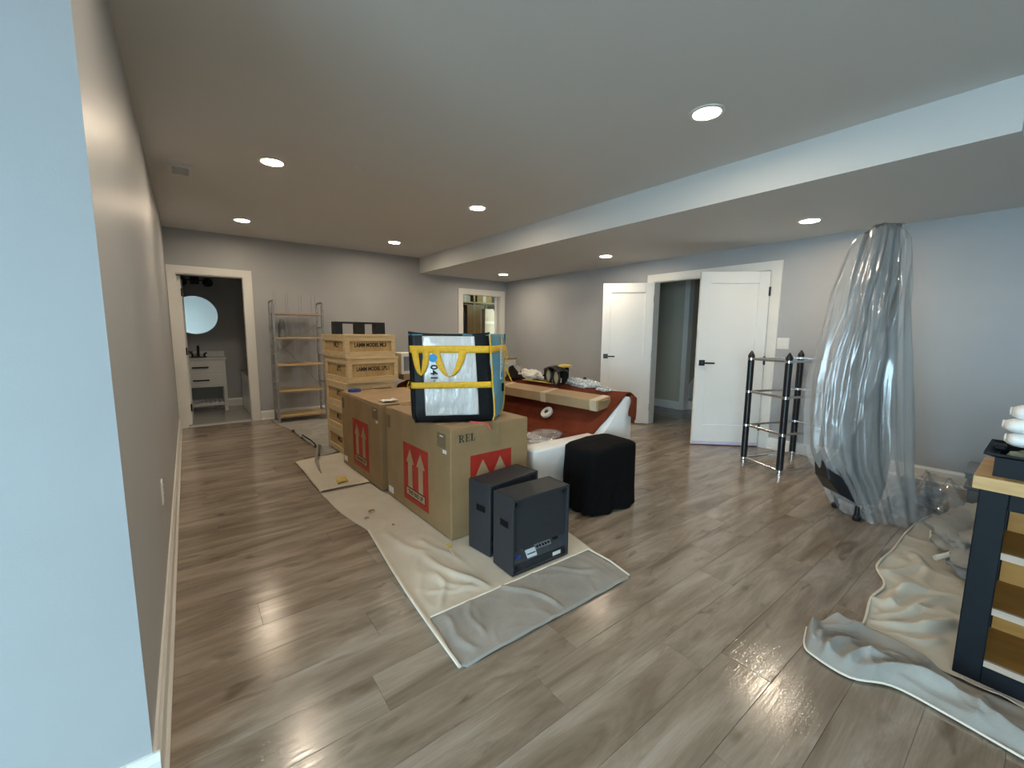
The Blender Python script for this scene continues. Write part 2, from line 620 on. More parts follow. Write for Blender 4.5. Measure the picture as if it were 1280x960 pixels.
baseboard('baseboard_left', (XL, YB), (XL, YN), 'white baseboard along the long grey wall')
baseboard('baseboard_near', (XL + .016, YN), (XW, YN), 'white baseboard below the daylit wall end')
baseboard('baseboard_back', (SX0 - .1, YB), (BX1 + .105, YB), 'white baseboard between bathroom and storage doorways')
baseboard('baseboard_right', (XR, DY1 + .115), (XR, YB), 'white baseboard behind the sofa')
baseboard('baseboard_right', (XR, YR), (XR, DY0 - .1), 'white baseboard beneath the light switch')
baseboard('baseboard_rear', (XW, YR), (XR, YR), 'white baseboard opposite the bathroom doorway')


def casing(name, o0, o1, axis, plane, out, label, w=.10, w0=None):
    """flat casing and jamb lining round an opening o0..o1 on a wall plane; out = +-1 towards the room"""
    w0 = w if w0 is None else w0
    m = MB()
    a, b = sorted((plane, plane + out * .018))
    ja, jb = sorted((plane, plane - out * T))
    pc = [(o0 - w0, o0, 0, CT, a, b), (o1, o1 + w, 0, CT, a, b), (o0, o1, DT, CT, a, b),
          (o0, o0 + .012, 0, DT, ja, jb), (o1 - .012, o1, 0, DT, ja, jb), (o0 + .012, o1 - .012, DT - .012, DT, ja, jb)]
    for p, q, z0, z1, c, d in pc:
        if axis == 'x':
            m.box(p, q, c, d, z0, z1)
        else:
            m.box(c, d, p, q, z0, z1)
    return struct(name, m, 'trim_white', label)


casing('trim_1', BX0, BX1, 'x', YB, -1, 'white casing round the bathroom doorway', w0=.083)
casing('trim_2', SX0, SX1, 'x', YB, -1, 'white casing round the storage room doorway')
casing('trim_3', DY0, DY1, 'y', XR, -1, 'white casing round the double door opening', w=.105)


# ------------------------------------------------------------------ doors
def panel_door(name, label, hinge, ang, width, handle=True, hinges=True, h=2.02, handside=-1, near_side=-1):
    """leaf in local x from the hinge, local y = thickness; ang = direction of the leaf"""
    t = bpy.data.objects.new(name, None)
    COL.objects.link(t)
    t.location = (*hinge, 0)
    t.rotation_euler = (0, 0, ang)
    t['kind'] = 'structure'
    t['label'] = label
    t['category'] = 'door'
    th = .021
    st = .115
    m = MB()
    z0 = .012
    m.box(0, st, -th, th, z0, h).box(width - st, width, -th, th, z0, h)
    m.box(st, width - st, -th, th, h - .13, h).box(st, width - st, -th, th, z0, .25)
    m.build('leaf_frame', 'door_white', t, bevel=.0015)
    B(st, width - st, -th + .013, th - .013, .25, h - .13).build('panel', 'door_white', t)
    if handle:
        for sd in (-1, 1):
            o = B(width - .095, width - .03, *sorted((sd * th, sd * (th + .009))), .95, 1.015).build('handle', 'black_metal', t, bevel=.002)
            MB().tube([(width - .0625, sd * (th + .008), .982), (width - .0625, sd * (th + .05), .982)], .01, 10).build('lever_neck', 'black_metal', o, True)
            B(width - .19, width - .05, *sorted((sd * (th + .042), sd * (th + .056))), .972, .992).build('lever', 'black_metal', o, bevel=.003)
    if hinges:
        for z in (.25, 1.02, 1.80):
            MB().tube([(-.004, near_side * (th + .004), z - .05), (-.004, near_side * (th + .004), z + .05)], .0085, 8).box(
                -.006, .010, *sorted((near_side * (th - .001), near_side * (th + .002))), z - .05, z + .05).build('hinge', 'black_metal', t)
    return t


# right leaf: hinge on the near jamb, half open; left leaf: folded back against the wall
d1 = panel_door('door_1', 'white panel door leaf standing half open beside the light switch', (XR - .02, DY0 + .014), math.atan2(.52, -.535), .745, near_side=1)
B(.004, .741, .0205, .0222, .013, .05).build('bottom_tape', 'lavender_tape', d1)
panel_door('door_2', 'white panel door leaf swung wide open behind the sofa', (XR - .02, DY1 - .014), math.atan2(.50, -.44), .70, near_side=-1)
bd = panel_door('door_3', 'white bathroom door swung inwards, seen edge on', (BX0 + .032, YB + T + .0), R(88.5), .73, near_side=-1)
panel_door('door_4', 'white storage room door opened inwards, its hinge side showing', (SX1 - .035, YB + T), R(50), .8, near_side=1)

# ------------------------------------------------------------------ recessed lights
def ceiling_light(x, y, z, label, group):
    off = '_offscreen' if (x, y) == (.61, 1.39) else ''      # next in the grid of lights; its scallop shows on the long wall
    t = thing('ceiling_light' + off, label, 'ceiling light', (x, y, z), 0, group)
    MB().lathe([(.098, 0), (.098, -.004), (.088, -.008), (.076, -.008), (.072, -.003), (.072, 0)], 32).build('trim_ring', 'trim_white', t, True)
    MB().lathe([(.0718, -.001), (.0718, -.004)], 32).build('diffuser' + off, 'lamp_glow', t)
    return t


for x, y, lab in ((.61, 6.03, 'round recessed ceiling light before the bathroom doorway'),
                  (2.49, 6.06, 'round recessed ceiling light over the crate stack, near the bulkhead'),
                  (.61, 3.83, 'round recessed ceiling light beside the air vent'),
                  (2.49, 3.84, 'round recessed ceiling light over the striped bag, near the bulkhead'),
                  (2.49, 1.39, 'round recessed ceiling light between the bookcase and the black covered cube'),
                  (.61, 1.39, 'round recessed ceiling light over the wall end')):
    ceiling_light(x, y, H, lab, 'recessed ceiling lights')
for x, y, lab in ((4.48, 1.47, 'round recessed light in the bulkhead beside the plastic-wrapped tower'),
                  (4.48, 3.79, 'round recessed light in the bulkhead above the opened door leaf'),
                  (4.52, 6.13, 'round recessed light in the bulkhead before the storage doorway')):
    ceiling_light(x, y, ZB, lab, 'recessed bulkhead lights')

# air vent, ceiling sensor, outlet, switch
t = thing('air_vent', 'small rectangular ceiling air vent', 'vent', (.05, 4.45, H))
m = MB().box(-.085, -.055, -.13, .13, -.022, 0).box(.055, .085, -.13, .13, -.022, 0).box(-.055, .055, -.13, -.10, -.022, 0).box(-.055, .055, .10, .13, -.022, 0)
m.build('vent_frame', 'ceiling_paint', t)
for i in range(8):
    B(-.055, .055, -.088 + i * .025, -.085 + i * .025, -.021, -.001).build('louvre', 'ceiling_paint', t)
t = thing('ceiling_sensor', 'flat white sensor cap on the ceiling', 'sensor', (1.17, 3.56, H))
MB().lathe([(.05, 0), (.048, -.008), (.03, -.012), (.0, -.012)], 24).build('cap', 'ceiling_paint', t, True)
t = thing('wall_outlet', 'white outlet plate low on the long grey wall', 'outlet', (XL, 2.70, .50))
B(0, .007, -.038, .038, -.06, .06).build('plate', 'trim_white', t, bevel=.002)
for dz in (-.022, .022):
    o = B(.006, .009, -.017, .017, dz - .015, dz + .015).build('socket', 'trim_white', t, bevel=.002)
    for a_ in (-.008, .005):
        B(.0088, .0094, a_, a_ + .003, dz - .006, dz + .006).build('slot', 'black_plastic', o)
t = thing('light_switch', 'white double rocker light switch beside the door casing', 'light switch', (XR, 1.878, 1.22))
B(-.008, 0, -.06, .06, -.062, .062).build('plate', 'trim_white', t, bevel=.002)
for dy in (-.024, .024):
    B(-.012, -.007, dy - .016, dy + .016, -.033, .033).build('rocker', 'door_white', t, bevel=.002)

# ------------------------------------------------------------------ bathroom
BY = 8.66
for bb_, nm_, lb_ in (((XL - T, 1.6, BY, BY + .1, 0, 2.5), 'back', 'grey bathroom wall behind the vanity'),
                      ((XL - T, XL - .02, YB + T, BY, 0, 2.5), 'left', 'grey bathroom wall behind the opened door'),
                      ((1.5, 1.6, YB + T, BY, 0, 2.5), 'right', 'grey bathroom wall behind the bathtub')):
    struct('wall_bathroom_' + nm_, B(*bb_), 'bath_wall', lb_)
struct('ceiling_bathroom', B(XL - T, 1.6, YB + T, BY, 2.5, 2.6), 'ceiling_paint', 'bathroom ceiling')
bf = struct('floor_bathroom', B(XL - .02, 1.5, YB + T, BY, -.08, -.004), 'bath_tile', 'pale tiled bathroom floor')
struct('trim_4', B(BX0, BX1, YB, YB + T, -.02, .006), 'quartz', 'pale stone threshold of the bathroom')
for i in range(3):
    for j in range(3):
        B(XL - .02 + i * .56 + .002, min(1.5, XL - .02 + (i + 1) * .56 - .002), YB + T + j * .5 + .002, YB + T + (j + 1) * .5 - .002, -.004, 0).build('tile', 'bath_tile', bf)
baseboard('baseboard_bathroom', (1.4, BY), (XL - .02, BY), 'white baseboard of the bathroom')
t = thing('vanity', 'white bathroom vanity with two drawers and an open slatted shelf', 'vanity', (.0, 8.20, 0))
x0, x1, d = -.13, .465, .45
m = B(x0, x1, 0, d, .40, .84)
m.build('body', 'vanity_white', t, bevel=.002)
for (a, b) in ((x0, 0), (x1 - .045, 0), (x0, d - .045), (x1 - .045, d - .045)):
    B(a, a + .045, b, b + .045, 0, .40).build('leg', 'vanity_white', t, bevel=.002)
for z0, z1 in ((.425, .605), (.625, .815)):
    o = B(x0 + .05, x1 - .05, -.014, .001, z0, z1).build('drawer', 'vanity_white', t, bevel=.002)
    zc = (z0 + z1) / 2 + .0
    MB().box(.03, .24, -.047, -.034, zc - .011, zc + .011).box(.05, .062, -.036, -.012, zc - .005, zc + .005).box(.208, .22, -.036, -.012, zc - .005, zc + .005).build('handle', 'black_metal', o)
for yy in (.0, d - .04):
    B(x0 + .045, x1 - .045, yy, yy + .035, .10, .14).build('shelf_rail', 'vanity_white', t)
for i in range(8):
    xx = x0 + .06 + i * .062
    B(xx, xx + .04, .0, d, .14, .155).build('slat', 'vanity_white', t)
B(x0 - .02, x1 + .02, -.02, d + .01, .84, .865).build('countertop', 'quartz', t, bevel=.002)
B(x0 - .02, x1 + .02, d - .015, d + .005, .864, .955).build('backsplash', 'quartz', t, bevel=.002)
t = thing('faucet', 'black bathroom faucet on the white vanity', 'faucet', (.13, 8.46, .865))
t.scale = (1.3, 1.3, 1.2)
B(-.08, .08, -.03, .03, 0, .012).build('base', 'black_metal', t, bevel=.003)
MB().tube([(0, 0, .01), (0, 0, .13), (0, -.02, .15), (0, -.10, .13), (0, -.115, .11)], .014, 10).build('spout', 'black_metal', t, True)
for sx in (-1, 1):
    MB().tube([(sx * .06, 0, .01), (sx * .06, 0, .05), (sx * .085, 0, .06)], .011, 8).build('handle', 'black_metal', t, True)
t = thing('wall_mirror', 'round frameless mirror above the vanity', 'mirror', (.13, BY, 1.545))
MB().lathe([(.305, 0), (.305, -.012), (.0, -.012)], 64, M=Matrix.Rotation(-PI / 2, 4, 'X') @ Matrix.Scale(-1, 4, (0, 0, 1)) if False else Matrix.Rotation(R(-90), 4, 'X')).build('glass', 'mirror', t)
t.children[0].location.y = -.013
t = thing('vanity_light', 'black two-globe vanity light above the round mirror', 'wall light', (.16, BY, 2.10))
B(-.06, .06, -.025, 0, -.06, .06).build('backplate', 'black_metal', t, bevel=.003)
MB().tube([(-.2, -.06, 0), (.2, -.06, 0)], .01, 8).box(-.01, .01, -.06, -.02, -.01, .01).build('bar', 'black_metal', t)
for sx in (-.17, .17):
    MB().lathe([(.012, .06), (.045, .05), (.075, 0), (.07, -.04), (.04, -.075), (.0, -.08)], 20, (sx, -.1, -.02)).build('globe', 'smoked_glass', t, True)
t = thing('bathtub', 'white bathtub beyond the bathroom doorway', 'bathtub', (.70, YB + T + .02, 0))
L, W, hh = 1.44, .78, .60
m = MB()
m.box(0, .07, 0, L, 0, hh).box(W - .07, W, 0, L, 0, hh).box(.07, W - .07, 0, .09, 0, hh).box(.07, W - .07, L - .09, L, 0, hh).box(.07, W - .07, .09, L - .09, 0, .15)
m.build('tub', 'porcelain', t)
B(-.012, .085, -.0, L, hh - .02, hh + .012).build('rim', 'porcelain', t, bevel=.006)

# ------------------------------------------------------------------ storage room
for bb_, nm_, lb_ in (((3.7, 3.8, YB + T, 9.2, 0, 2.5), 'left', 'storage room wall beside the coat'),
                      ((3.7, 6.3, 9.2, 9.3, 0, 2.5), 'back', 'storage room wall behind the pine shelf'),
                      ((6.2, 6.3, YB + T, 9.2, 0, 2.5), 'right', 'storage room wall behind the opened door')):
    struct('wall_storage_' + nm_, B(*bb_), 'storage_wall', lb_)
struct('ceiling_storage', B(3.7, 6.3, YB + T, 9.3, 2.5, 2.6), 'ceiling_paint', 'storage room ceiling')
struct('floor_storage', B(3.7, 6.3, YB + T, 9.3, -.08, 0), 'oak_plank', 'storage room floor')
struct('trim_5', B(SX0, SX1, YB, YB + T, -.02, .004), 'trim_white', 'storage room threshold')
t = thing('storage_shelf', 'pine storage shelf beyond the storage doorway', 'shelf', (5.35, 8.45, 0))
for xx in (-.62, .02, .66):
    for yy in (0, .45):
        B(xx, xx + .045, yy, yy + .045, 0, 2.3).build('post', 'stud_wood', t)
for zz in (.35, 1.0, 1.98):
    B(-.62, .705, 0, .495, zz, zz + .03).build('shelf', 'stud_wood', t)
t = thing('tall_carton', 'tall brown cardboard carton standing in the storage room', 'carton', (4.93, 8.02, 0))
B(0, .36, 0, .34, 0, 1.90).build('body', 'brown_box', t, bevel=.004)
B(.15, .21, -.002, .0, .9, 1.9).build('tape', 'kraft_tape', t)
for (xx, yy, z, sx, sy, sz, mm, lab) in ((5.05, 8.5, 2.01, .25, .25, .2, 'beige_box', 'small open beige carton on the top storage shelf'),
                                         (5.5, 8.5, 2.01, .42, .3, .24, 'brown_box', 'brown carton on the top storage shelf')):
    t = thing('carton', lab, 'carton', (xx, yy, z))
    B(0, sx, 0, sy, 0, sz).build('body', mm, t, bevel=.003)
    B(sx * .4, sx * .6, -.002, 0, 0, sz).build('tape', 'pale_tape', t)
t = thing('flat_carton', 'pale flat carton leaning in the storage room beside the opened door', 'carton', (5.47, 8.12, 0))
B(0, .30, 0, .14, 0, 1.84).build('body', 'beige_box', t, bevel=.004)
B(.0, .30, -.002, 0, 1.5, 1.56).build('tape', 'pale_tape', t)
t = thing('hanging_coat', 'dark navy coat hanging just inside the storage doorway', 'coat', (4.73, 8.05, 0))


def coat(u, v):
    z = lerp(1.95, .55, v)
    a = u * 2 * PI
    w = interp([(0, .035), (.08, .12), (.3, .15), (1, .17)], v)
    f = 1 + .10 * math.sin(5 * a + 2 * v) * v
    return (math.cos(a) * w * f, math.sin(a) * w * .6 * f, z)


MB().sheet(coat, 40, 16, .006).build('body', 'dark_coat', t, 'all')
MB().tube([(-.12, -.02, 1.84), (-.17, -.05, 1.5), (-.15, -.08, 1.15)], [.05, .06, .05], 10).build('sleeve', 'dark_coat', t, True)
MB().tube([(0, 0, 1.93), (0, 0, 2.03), (.02, .1, 2.05), (.02, .42, 2.05)], .006, 6).build('hanger_hook', 'chrome', t)

# ------------------------------------------------------------------ hall behind the double doors
HX = 6.74
struct('floor_hall', B(XR, 9.2, 1.2, 6.2, -.08, -.001), 'oak_plank', 'oak floor of the hall')
for bb_, nm_, lb_ in (((HX, HX + .12, 3.87, 6.1, 0, 2.6), 'back', 'beige painted hall wall by the stairs'),
                      ((XR + T, 9.2, 6.1, 6.2, 0, 2.6), 'left', 'beige wall closing the hall beyond the sofa side'),
                      ((XR + T, 9.2, 1.2, 1.3, 0, 2.6), 'right', 'beige wall closing the hall behind the half open door'),
                      ((9.1, 9.2, 1.3, 3.87, 0, 2.6), 'far', 'beige wall at the head of the stairs'),
                      ((HX + .12, 9.1, 3.87, 3.97, 0, 2.6), 'stair', 'beige wall flanking the stairs')):
    struct('wall_hall_' + nm_, B(*bb_), 'hall_paint', lb_)
struct('ceiling_hall', B(XR + T, 9.2, 1.2, 6.2, 2.6, 2.7), 'ceiling_paint', 'hall ceiling')
struct('trim_6', B(HX - .014, HX + .13, 3.855, 3.87, 0, 2.6).box(HX - .014, HX, 3.87, 3.94, 0, 2.6), 'trim_white', 'cream corner trim at the stair opening')
baseboard('baseboard_hall', (HX, 3.94), (HX, 6.1), 'white hall baseboard')
st = thing('staircase', 'white stairs with brown treads rising in the hall', 'stairs', (HX + .14, 2.6, 0))
for i in range(8):
    B(i * .255, i * .255 + .02, 0, 1.25, i * .185, (i + 1) * .185 - .03).build('riser', 'trim_white', st)
    B(i * .255 - .025, (i + 1) * .255, 0, 1.25, (i + 1) * .185 - .03, (i + 1) * .185).build('tread', 'oak_plank', st, bevel=.004)
MB().prism([(0, 0), (2.1, 0), (2.1, 1.88), (0, .42)], 1.25, 1.268, 'y').build('skirt', 'trim_white', st)

# ------------------------------------------------------------------ drop cloths
def ruled(A, Bp, zfun, sm=True):
    f = smooth_poly if sm else polyline

    def fn(u, v):
        a, b = f(A, v), f(Bp, v)
        x, y = lerp(a[0], b[0], u), lerp(a[1], b[1], u)
        return (x, y, zfun(x, y, u, v))
    return fn


def creases(x, y, segs):
    z = 0
    for (ax, ay, bx, by, h, w) in segs:
        dx, dy = bx - ax, by - ay
        L2 = dx * dx + dy * dy
        t_ = ((x - ax) * dx + (y - ay) * dy) / L2
        if -.1 < t_ < 1.1:
            L_ = math.sqrt(L2)
            d_ = ((x - ax) * dy - (y - ay) * dx) / L_ + .02 * math.sin(t_ * 5 + ax * 9)
            z += h * math.exp(-(d_ / w) ** 2) * max(0, min(1, min(t_ + .1, 1.1 - t_) * 5))
    return z


def wrinkle(x, y, amp=.012, s=3.0, base=.006, ph=0):
    r = 1 - abs(nz3(x * s + ph, y * s * .8, 1.3 + ph)) * 2.2
    q = 1 - abs(nz3(x * s * 2.1 + 5, y * s * 1.7, 4.3 + ph)) * 2.4
    return base + amp * (max(0, r) ** 3 * .8 + max(0, q) ** 3 * .35)


# near, folded cloth under the boxes and amplifiers
t = thing('drop_cloth', 'cream canvas drop cloth spread under the marked cartons, its grey end folded over', 'drop cloth', (0, 0, 0))
LA = [(.772, 3.60), (.80, 3.03), (.865, 2.65), (.845, 2.45), (.815, 2.15), (.79, 1.85), (.775, 1.60), (.762, 1.31)]
LB = [(1.92, 3.60), (1.93, 3.03), (1.94, 2.65), (1.93, 2.45), (1.93, 2.15), (1.92, 1.85), (1.88, 1.62), (1.80, 1.30)]


CR1 = [(1.02, 2.15, 1.14, 1.66, .016, .022), (1.10, 2.35, 1.16, 1.95, .010, .024), (.95, 1.95, 1.10, 1.68, .009, .02), (.88, 1.80, 1.12, 1.74, .006, .016),
       (.92, 2.55, 1.05, 2.15, .012, .03), (.90, 1.68, 1.0, 1.95, .010, .014)]


def zc(x, y, u, v):
    w = 1 if x < 1.14 else max(0, 1 - (x - 1.14) / .06)
    if y < 1.64:
        w = min(w, .25)
    return .004 + (wrinkle(x, y, .007, 3.2, .0) + creases(x, y, CR1)) * w


MB().sheet(ruled(LB, LA, zc), 100, 170, .003).build('cloth', 'canvas', t, 'all')
FA = [(.80, 1.635), (.79, 1.50), (.775, 1.40), (.775, 1.315), (.79, 1.295)]
FB = [(1.845, 1.615), (1.845, 1.50), (1.84, 1.40), (1.83, 1.32), (1.81, 1.285)]


CR2 = [(1.22, 1.64, 1.34, 1.34, .014, .012), (1.0, 1.62, .92, 1.40, .008, .012), (1.5, 1.6, 1.7, 1.45, .008, .02), (.84, 1.6, .86, 1.35, .010, .015)]


def zfold(x, y, u, v):
    edge = min(1, min(u, 1 - u) * 14)
    return .014 + (wrinkle(x, y, .006, 4, 0, 3) + creases(x, y, CR2)) * edge - .006 * (1 - edge) - .008 * max(0, v - .85) / .15


MB().sheet(ruled(FB, FA, zfold), 110, 40, .004).build('folded_end', 'canvas_grey', t, 'all')
hem = [(LA[i][0] - .001, LA[i][1], .008) for i in range(3, 8)]
MB().tube([(*smooth_poly([(a[0], a[1]) for a in LA[2:]], i / 24), .012) for i in range(25)], .0075, 6).build('hem', 'canvas_hem', t, True)
MB().tube([(.80, 1.632, .018), (1.1, 1.63, .017), (1.5, 1.622, .017), (1.845, 1.613, .018), (1.846, 1.45, .016), (1.825, 1.30, .01)], .005, 6).build('fold_seam', 'canvas_hem', t, True)

t = thing('drop_cloth', 'cream canvas drop cloth lying beneath the wooden crate stack', 'drop cloth', (0, 0, 0))
MA = [(.772, 3.53), (.775, 3.9), (.775, 4.3), (.772, 4.53)]
MBp = [(1.90, 3.52), (1.90, 3.9), (1.92, 4.3), (1.92, 4.7)]
MB().sheet(ruled(MA, MBp, lambda x, y, u, v: .0145 + wrinkle(x, y, .008, 3, 0, 7) * (1 if x < 1.05 else max(0, 1 - (x - 1.05) / .05)) + .006 * max(0, 1 - v * 14)), 50, 40, .003).build('cloth', 'canvas', t, 'all')

t = thing('drop_cloth', 'rumpled grey drop cloth trailing from the metal shelf towards the crates', 'drop cloth', (0, 0, 0))
GA = [(1.03, 4.62), (1.06, 4.95), (1.03, 5.5), (1.0, 6.1), (.93, 6.5), (.90, 6.9)]
GB = [(1.15, 4.66), (1.9, 5.15), (2.0, 5.6), (2.0, 6.1), (1.9, 6.5), (1.8, 6.9)]
MB().sheet(ruled(GA, GB, lambda x, y, u, v: .006 + wrinkle(x, y, .05, 2.4, 0, 11) * (max(0, min(1, (6.15 - y) / .2))) * (0.15 if y < 5.12 and x > 1.12 else 1)), 44, 70, .003).build('cloth', 'canvas_grey', t, 'all')
o = MB().tube([(1.12, 4.98, .02), (1.06, 4.85, .05), (1.0, 4.62, .06), (.93, 4.35, .05), (.90, 4.12, .03), (.89, 4.0, .024)], [.012, .03, .035, .03, .02, .006], 8, flat=.5)
o.build('twisted_corner', 'bundle_grey', t, True)
MB().tube([(1.05, 5.6, .03), (1.06, 5.2, .05), (1.06, 4.98, .05), (1.02, 4.75, .075)], .007, 6).build('cord', 'black_fabric', t, True)

# small litter on the cloth
t = tag(MB().sheet(lambda u, v: (.93 + u * .09 + v * .02, 3.62 + v * .13, .026 + .012 * math.sin(u * 3.1) + .004 * math.sin(9 * v)), 8, 8, .002).build('paper_scrap', 'yellow_paper', None, 'all'),
        'crumpled yellow paper scrap on the cream drop cloth', 'paper')
t = thing('yellow_tag', 'tiny yellow tag at the foot of the marked carton', 'tag', (1.19, 2.165, .009))
B(-.012, .012, -.02, .02, 0, .006).build('card', 'yellow_paper', t, bevel=.002)
MB().tube([(0, -.02, .004), (-.02, -.06, .003), (-.03, -.12, .004)], .0015, 5).build('string', 'canvas_hem', t)
for x, y, s, lb_ in ((.98, 2.93, .022, 'largest brown chip lying on the cream drop cloth'), (.91, 2.83, .014, 'small brown chip lying beside the largest chip on the cloth'), (1.02, 2.62, .010, 'tiniest brown chip on the cream drop cloth')):
    tag(MB().sheet(lambda u, v: (x + (u - .5) * s * 2, y + (v - .5) * s, .018 + .008 * math.sin(u * 3)), 4, 4, .003).build('wood_chip', 'brown_box', None, 'all'),
        lb_, 'chip', 'brown chips on the cloth')

# ------------------------------------------------------------------ marked cartons
def arrows(t, w, h, n=2, strip=True, axis=None):
    """red panel with two up arrows drawn in card colour; built in the local frame (a along face, z up) by put()"""
    pass


def serif_rel(parent, put, s):
    m = MB()

    def poly(pts, dx):
        n = len(pts)
        vs = [put((a + dx) * s, z * s, .0001) for a, z in pts] + [put((a + dx) * s, z * s, .0012) for a, z in pts]
        m.add(vs, [tuple(range(n)), tuple(range(2 * n - 1, n - 1, -1))] + [(i, i + n, (i + 1) % n + n, (i + 1) % n) for i in range(n)])

    def bars(dx, *bs):
        for a, b, c, d in bs:
            poly([(a, c), (b, c), (b, d), (a, d)], dx)
    bars(0, (.12, .31, .06, .94), (0, .43, 0, .06), (0, .45, .94, 1), (.62, .90, 0, .06))
    for i in range(8):
        a, b = PI / 2 - i * PI / 8, PI / 2 - (i + 1) * PI / 8
        poly([(.42 + .14 * math.cos(a), .74 + .20 * math.sin(a)), (.42 + .30 * math.cos(a), .74 + .26 * math.sin(a)),
              (.42 + .30 * math.cos(b), .74 + .26 * math.sin(b)), (.42 + .14 * math.cos(b), .74 + .20 * math.sin(b))], 0)
    bars(0, (.31, .43, .94, 1), (.31, .43, .48, .54))
    poly([(.38, .49), (.53, .49), (.84, .06), (.66, .06)], 0)
    bars(1.02, (.12, .31, .06, .94), (0, .68, .94, 1), (0, .72, 0, .06), (.31, .50, .49, .54), (.62, .68, .72, .94), (.65, .72, .06, .28), (.48, .53, .38, .64))
    bars(1.86, (.12, .31, .06, .94), (0, .44, .94, 1), (0, .70, 0, .06), (.63, .70, .06, .30))
    m.build('lettering', 'print_dark', parent)


def marked_carton(label, loc, rz, W, D, Hh, front=True, gaps=True):
    t = thing('marked_carton', label, 'carton', loc, rz, 'large marked cartons')
    body = MB()
    body.box(0, W, 0, D, 0, Hh)
    body.build('body', 'cardboard', t, bevel=.008, seg=2)

    def face(axis):
        # maps (a, z, out) to local coordinates; 'side' = -x face (a measured from far to near), 'front' = -y face
        if axis == 'side':
            return lambda a, z, o: (-o, D - a, z)
        return lambda a, z, o: (a, -o, z)

    def plate(name, m, axis, poly, o0, o1, parent):
        f = face(axis)
        n = len(poly)
        vs = [f(a, z, o0) for a, z in poly] + [f(a, z, o1) for a, z in poly]
        fs = [tuple(range(n)), tuple(range(2 * n - 1, n - 1, -1))] + [(i, i + n, (i + 1) % n + n, (i + 1) % n) for i in range(n)]
        return MB().add(vs, fs).build(name, m, parent)

    def mark(axis, a0, a1, z0, z1):
        p = plate('arrow_label', 'print_red', axis, [(a0, z0), (a1, z0), (a1, z1), (a0, z1)], -.002, .0008, t)
        w, h = a1 - a0, z1 - z0
        for c in (.29, .71):
            cx = a0 + w * c
            hw, sw = w * .165, w * .085
            zt, zs, zb = z1 - h * .09, z1 - h * .33, z0 + h * .25
            plate('arrow', 'cardboard_light', axis, [(cx - sw, zb), (cx + sw, zb), (cx + sw, zs), (cx + hw, zs), (cx, zt), (cx - hw, zs), (cx - sw, zs)], 0, .0016, p)
        q = [(a0 + w * .12, z0 + h * .09), (a1 - w * .12, z0 + h * .09), (a1 - w * .12, z0 + h * .24), (a0 + w * .12, z0 + h * .24)]
        plate('caption_frame', 'print_dark', axis, q, 0, .0020, p)
        e = .006
        plate('caption_strip', 'cardboard_light', axis, [(q[0][0] + e, q[0][1] + e), (q[1][0] - e, q[1][1] + e), (q[2][0] - e, q[2][1] - e), (q[3][0] + e, q[3][1] - e)], 0, .0024, p)
        f = face(axis)
        c = f((a0 + a1) / 2, z0 + h * .165, .0026)
        lettering('THIS END UP', h * .105, 'print_dark', p, c, Vector(f(1, 0, 0)) - Vector(f(0, 0, 0)), (0, 0, 1), spacing=1.0, bold=.0004, xs=.86)
    s0 = .315 * D
    mark('side', s0, s0 + .385, .075, .505)
    if front:
        mark('front', .145, .48, .10, .525)
        f = face('front')
        serif_rel(t, lambda a, z, o: f(.058 + a, .624 + z, o), .048)
        plate('packing_tape', 'kraft_tape', 'front', [(.30, .58), (.37, .58), (.37, Hh), (.30, Hh)], 0, .0012, t)
        plate('packing_tape', 'kraft_tape', 'front', [(.04, .612), (.21, .612), (.21, .685), (.04, .685)], -.001, .0003, t)
    plate('brown_sticker', 'sticker_brown', 'side', [(D - .165, .58), (D - .055, .58), (D - .055, .675), (D - .165, .675)], 0, .0012, t)
    plate('white_sticker', 'sticker_white', 'side', [(D - .095, .55), (D - .05, .55), (D - .05, .572), (D - .095, .572)], 0, .0012, t)
    plate('white_sticker', 'sticker_white', 'side', [(D - .13, .652), (D - .09, .652), (D - .09, .66), (D - .13, .66)], 0, .0018, t)
    plate('white_sticker', 'sticker_white', 'side', [(.03, .035), (.12, .035), (.12, .085), (.03, .085)], 0, .0012, t)
    plate('brown_sticker', 'sticker_brown', 'side', [(.025, .56), (.085, .56), (.085, .66), (.025, .66)], 0, .0012, t)
    # closing flaps with an open seam between them
    mid = W * .5
    g_ = .003 if front else .008
    hf = .004 if front else .012
    B(.004, mid - g_, .004, D - .004, Hh, Hh + hf).build('top_flap', 'cardboard_light', t, bevel=.001)
    B(mid + g_, W - .004, .004, D - .004, Hh, Hh + .004).build('top_flap', 'cardboard_light', t, bevel=.001)
    if front:
        B(mid - .035, mid + .035, .003, D * .45, Hh + .0035, Hh + .0048).build('packing_tape', 'kraft_tape', t)
    return t


mc1 = marked_carton('large brown carton with red arrow labels carrying the striped bag', (1.235, 2.21, .008), R(1.6), .63, .99, .715)
mc2 = marked_carton('large brown carton with red arrow label carrying the blue tape roll', (1.185, 3.262, .018), R(1.8), .66, .96, .700, front=False)
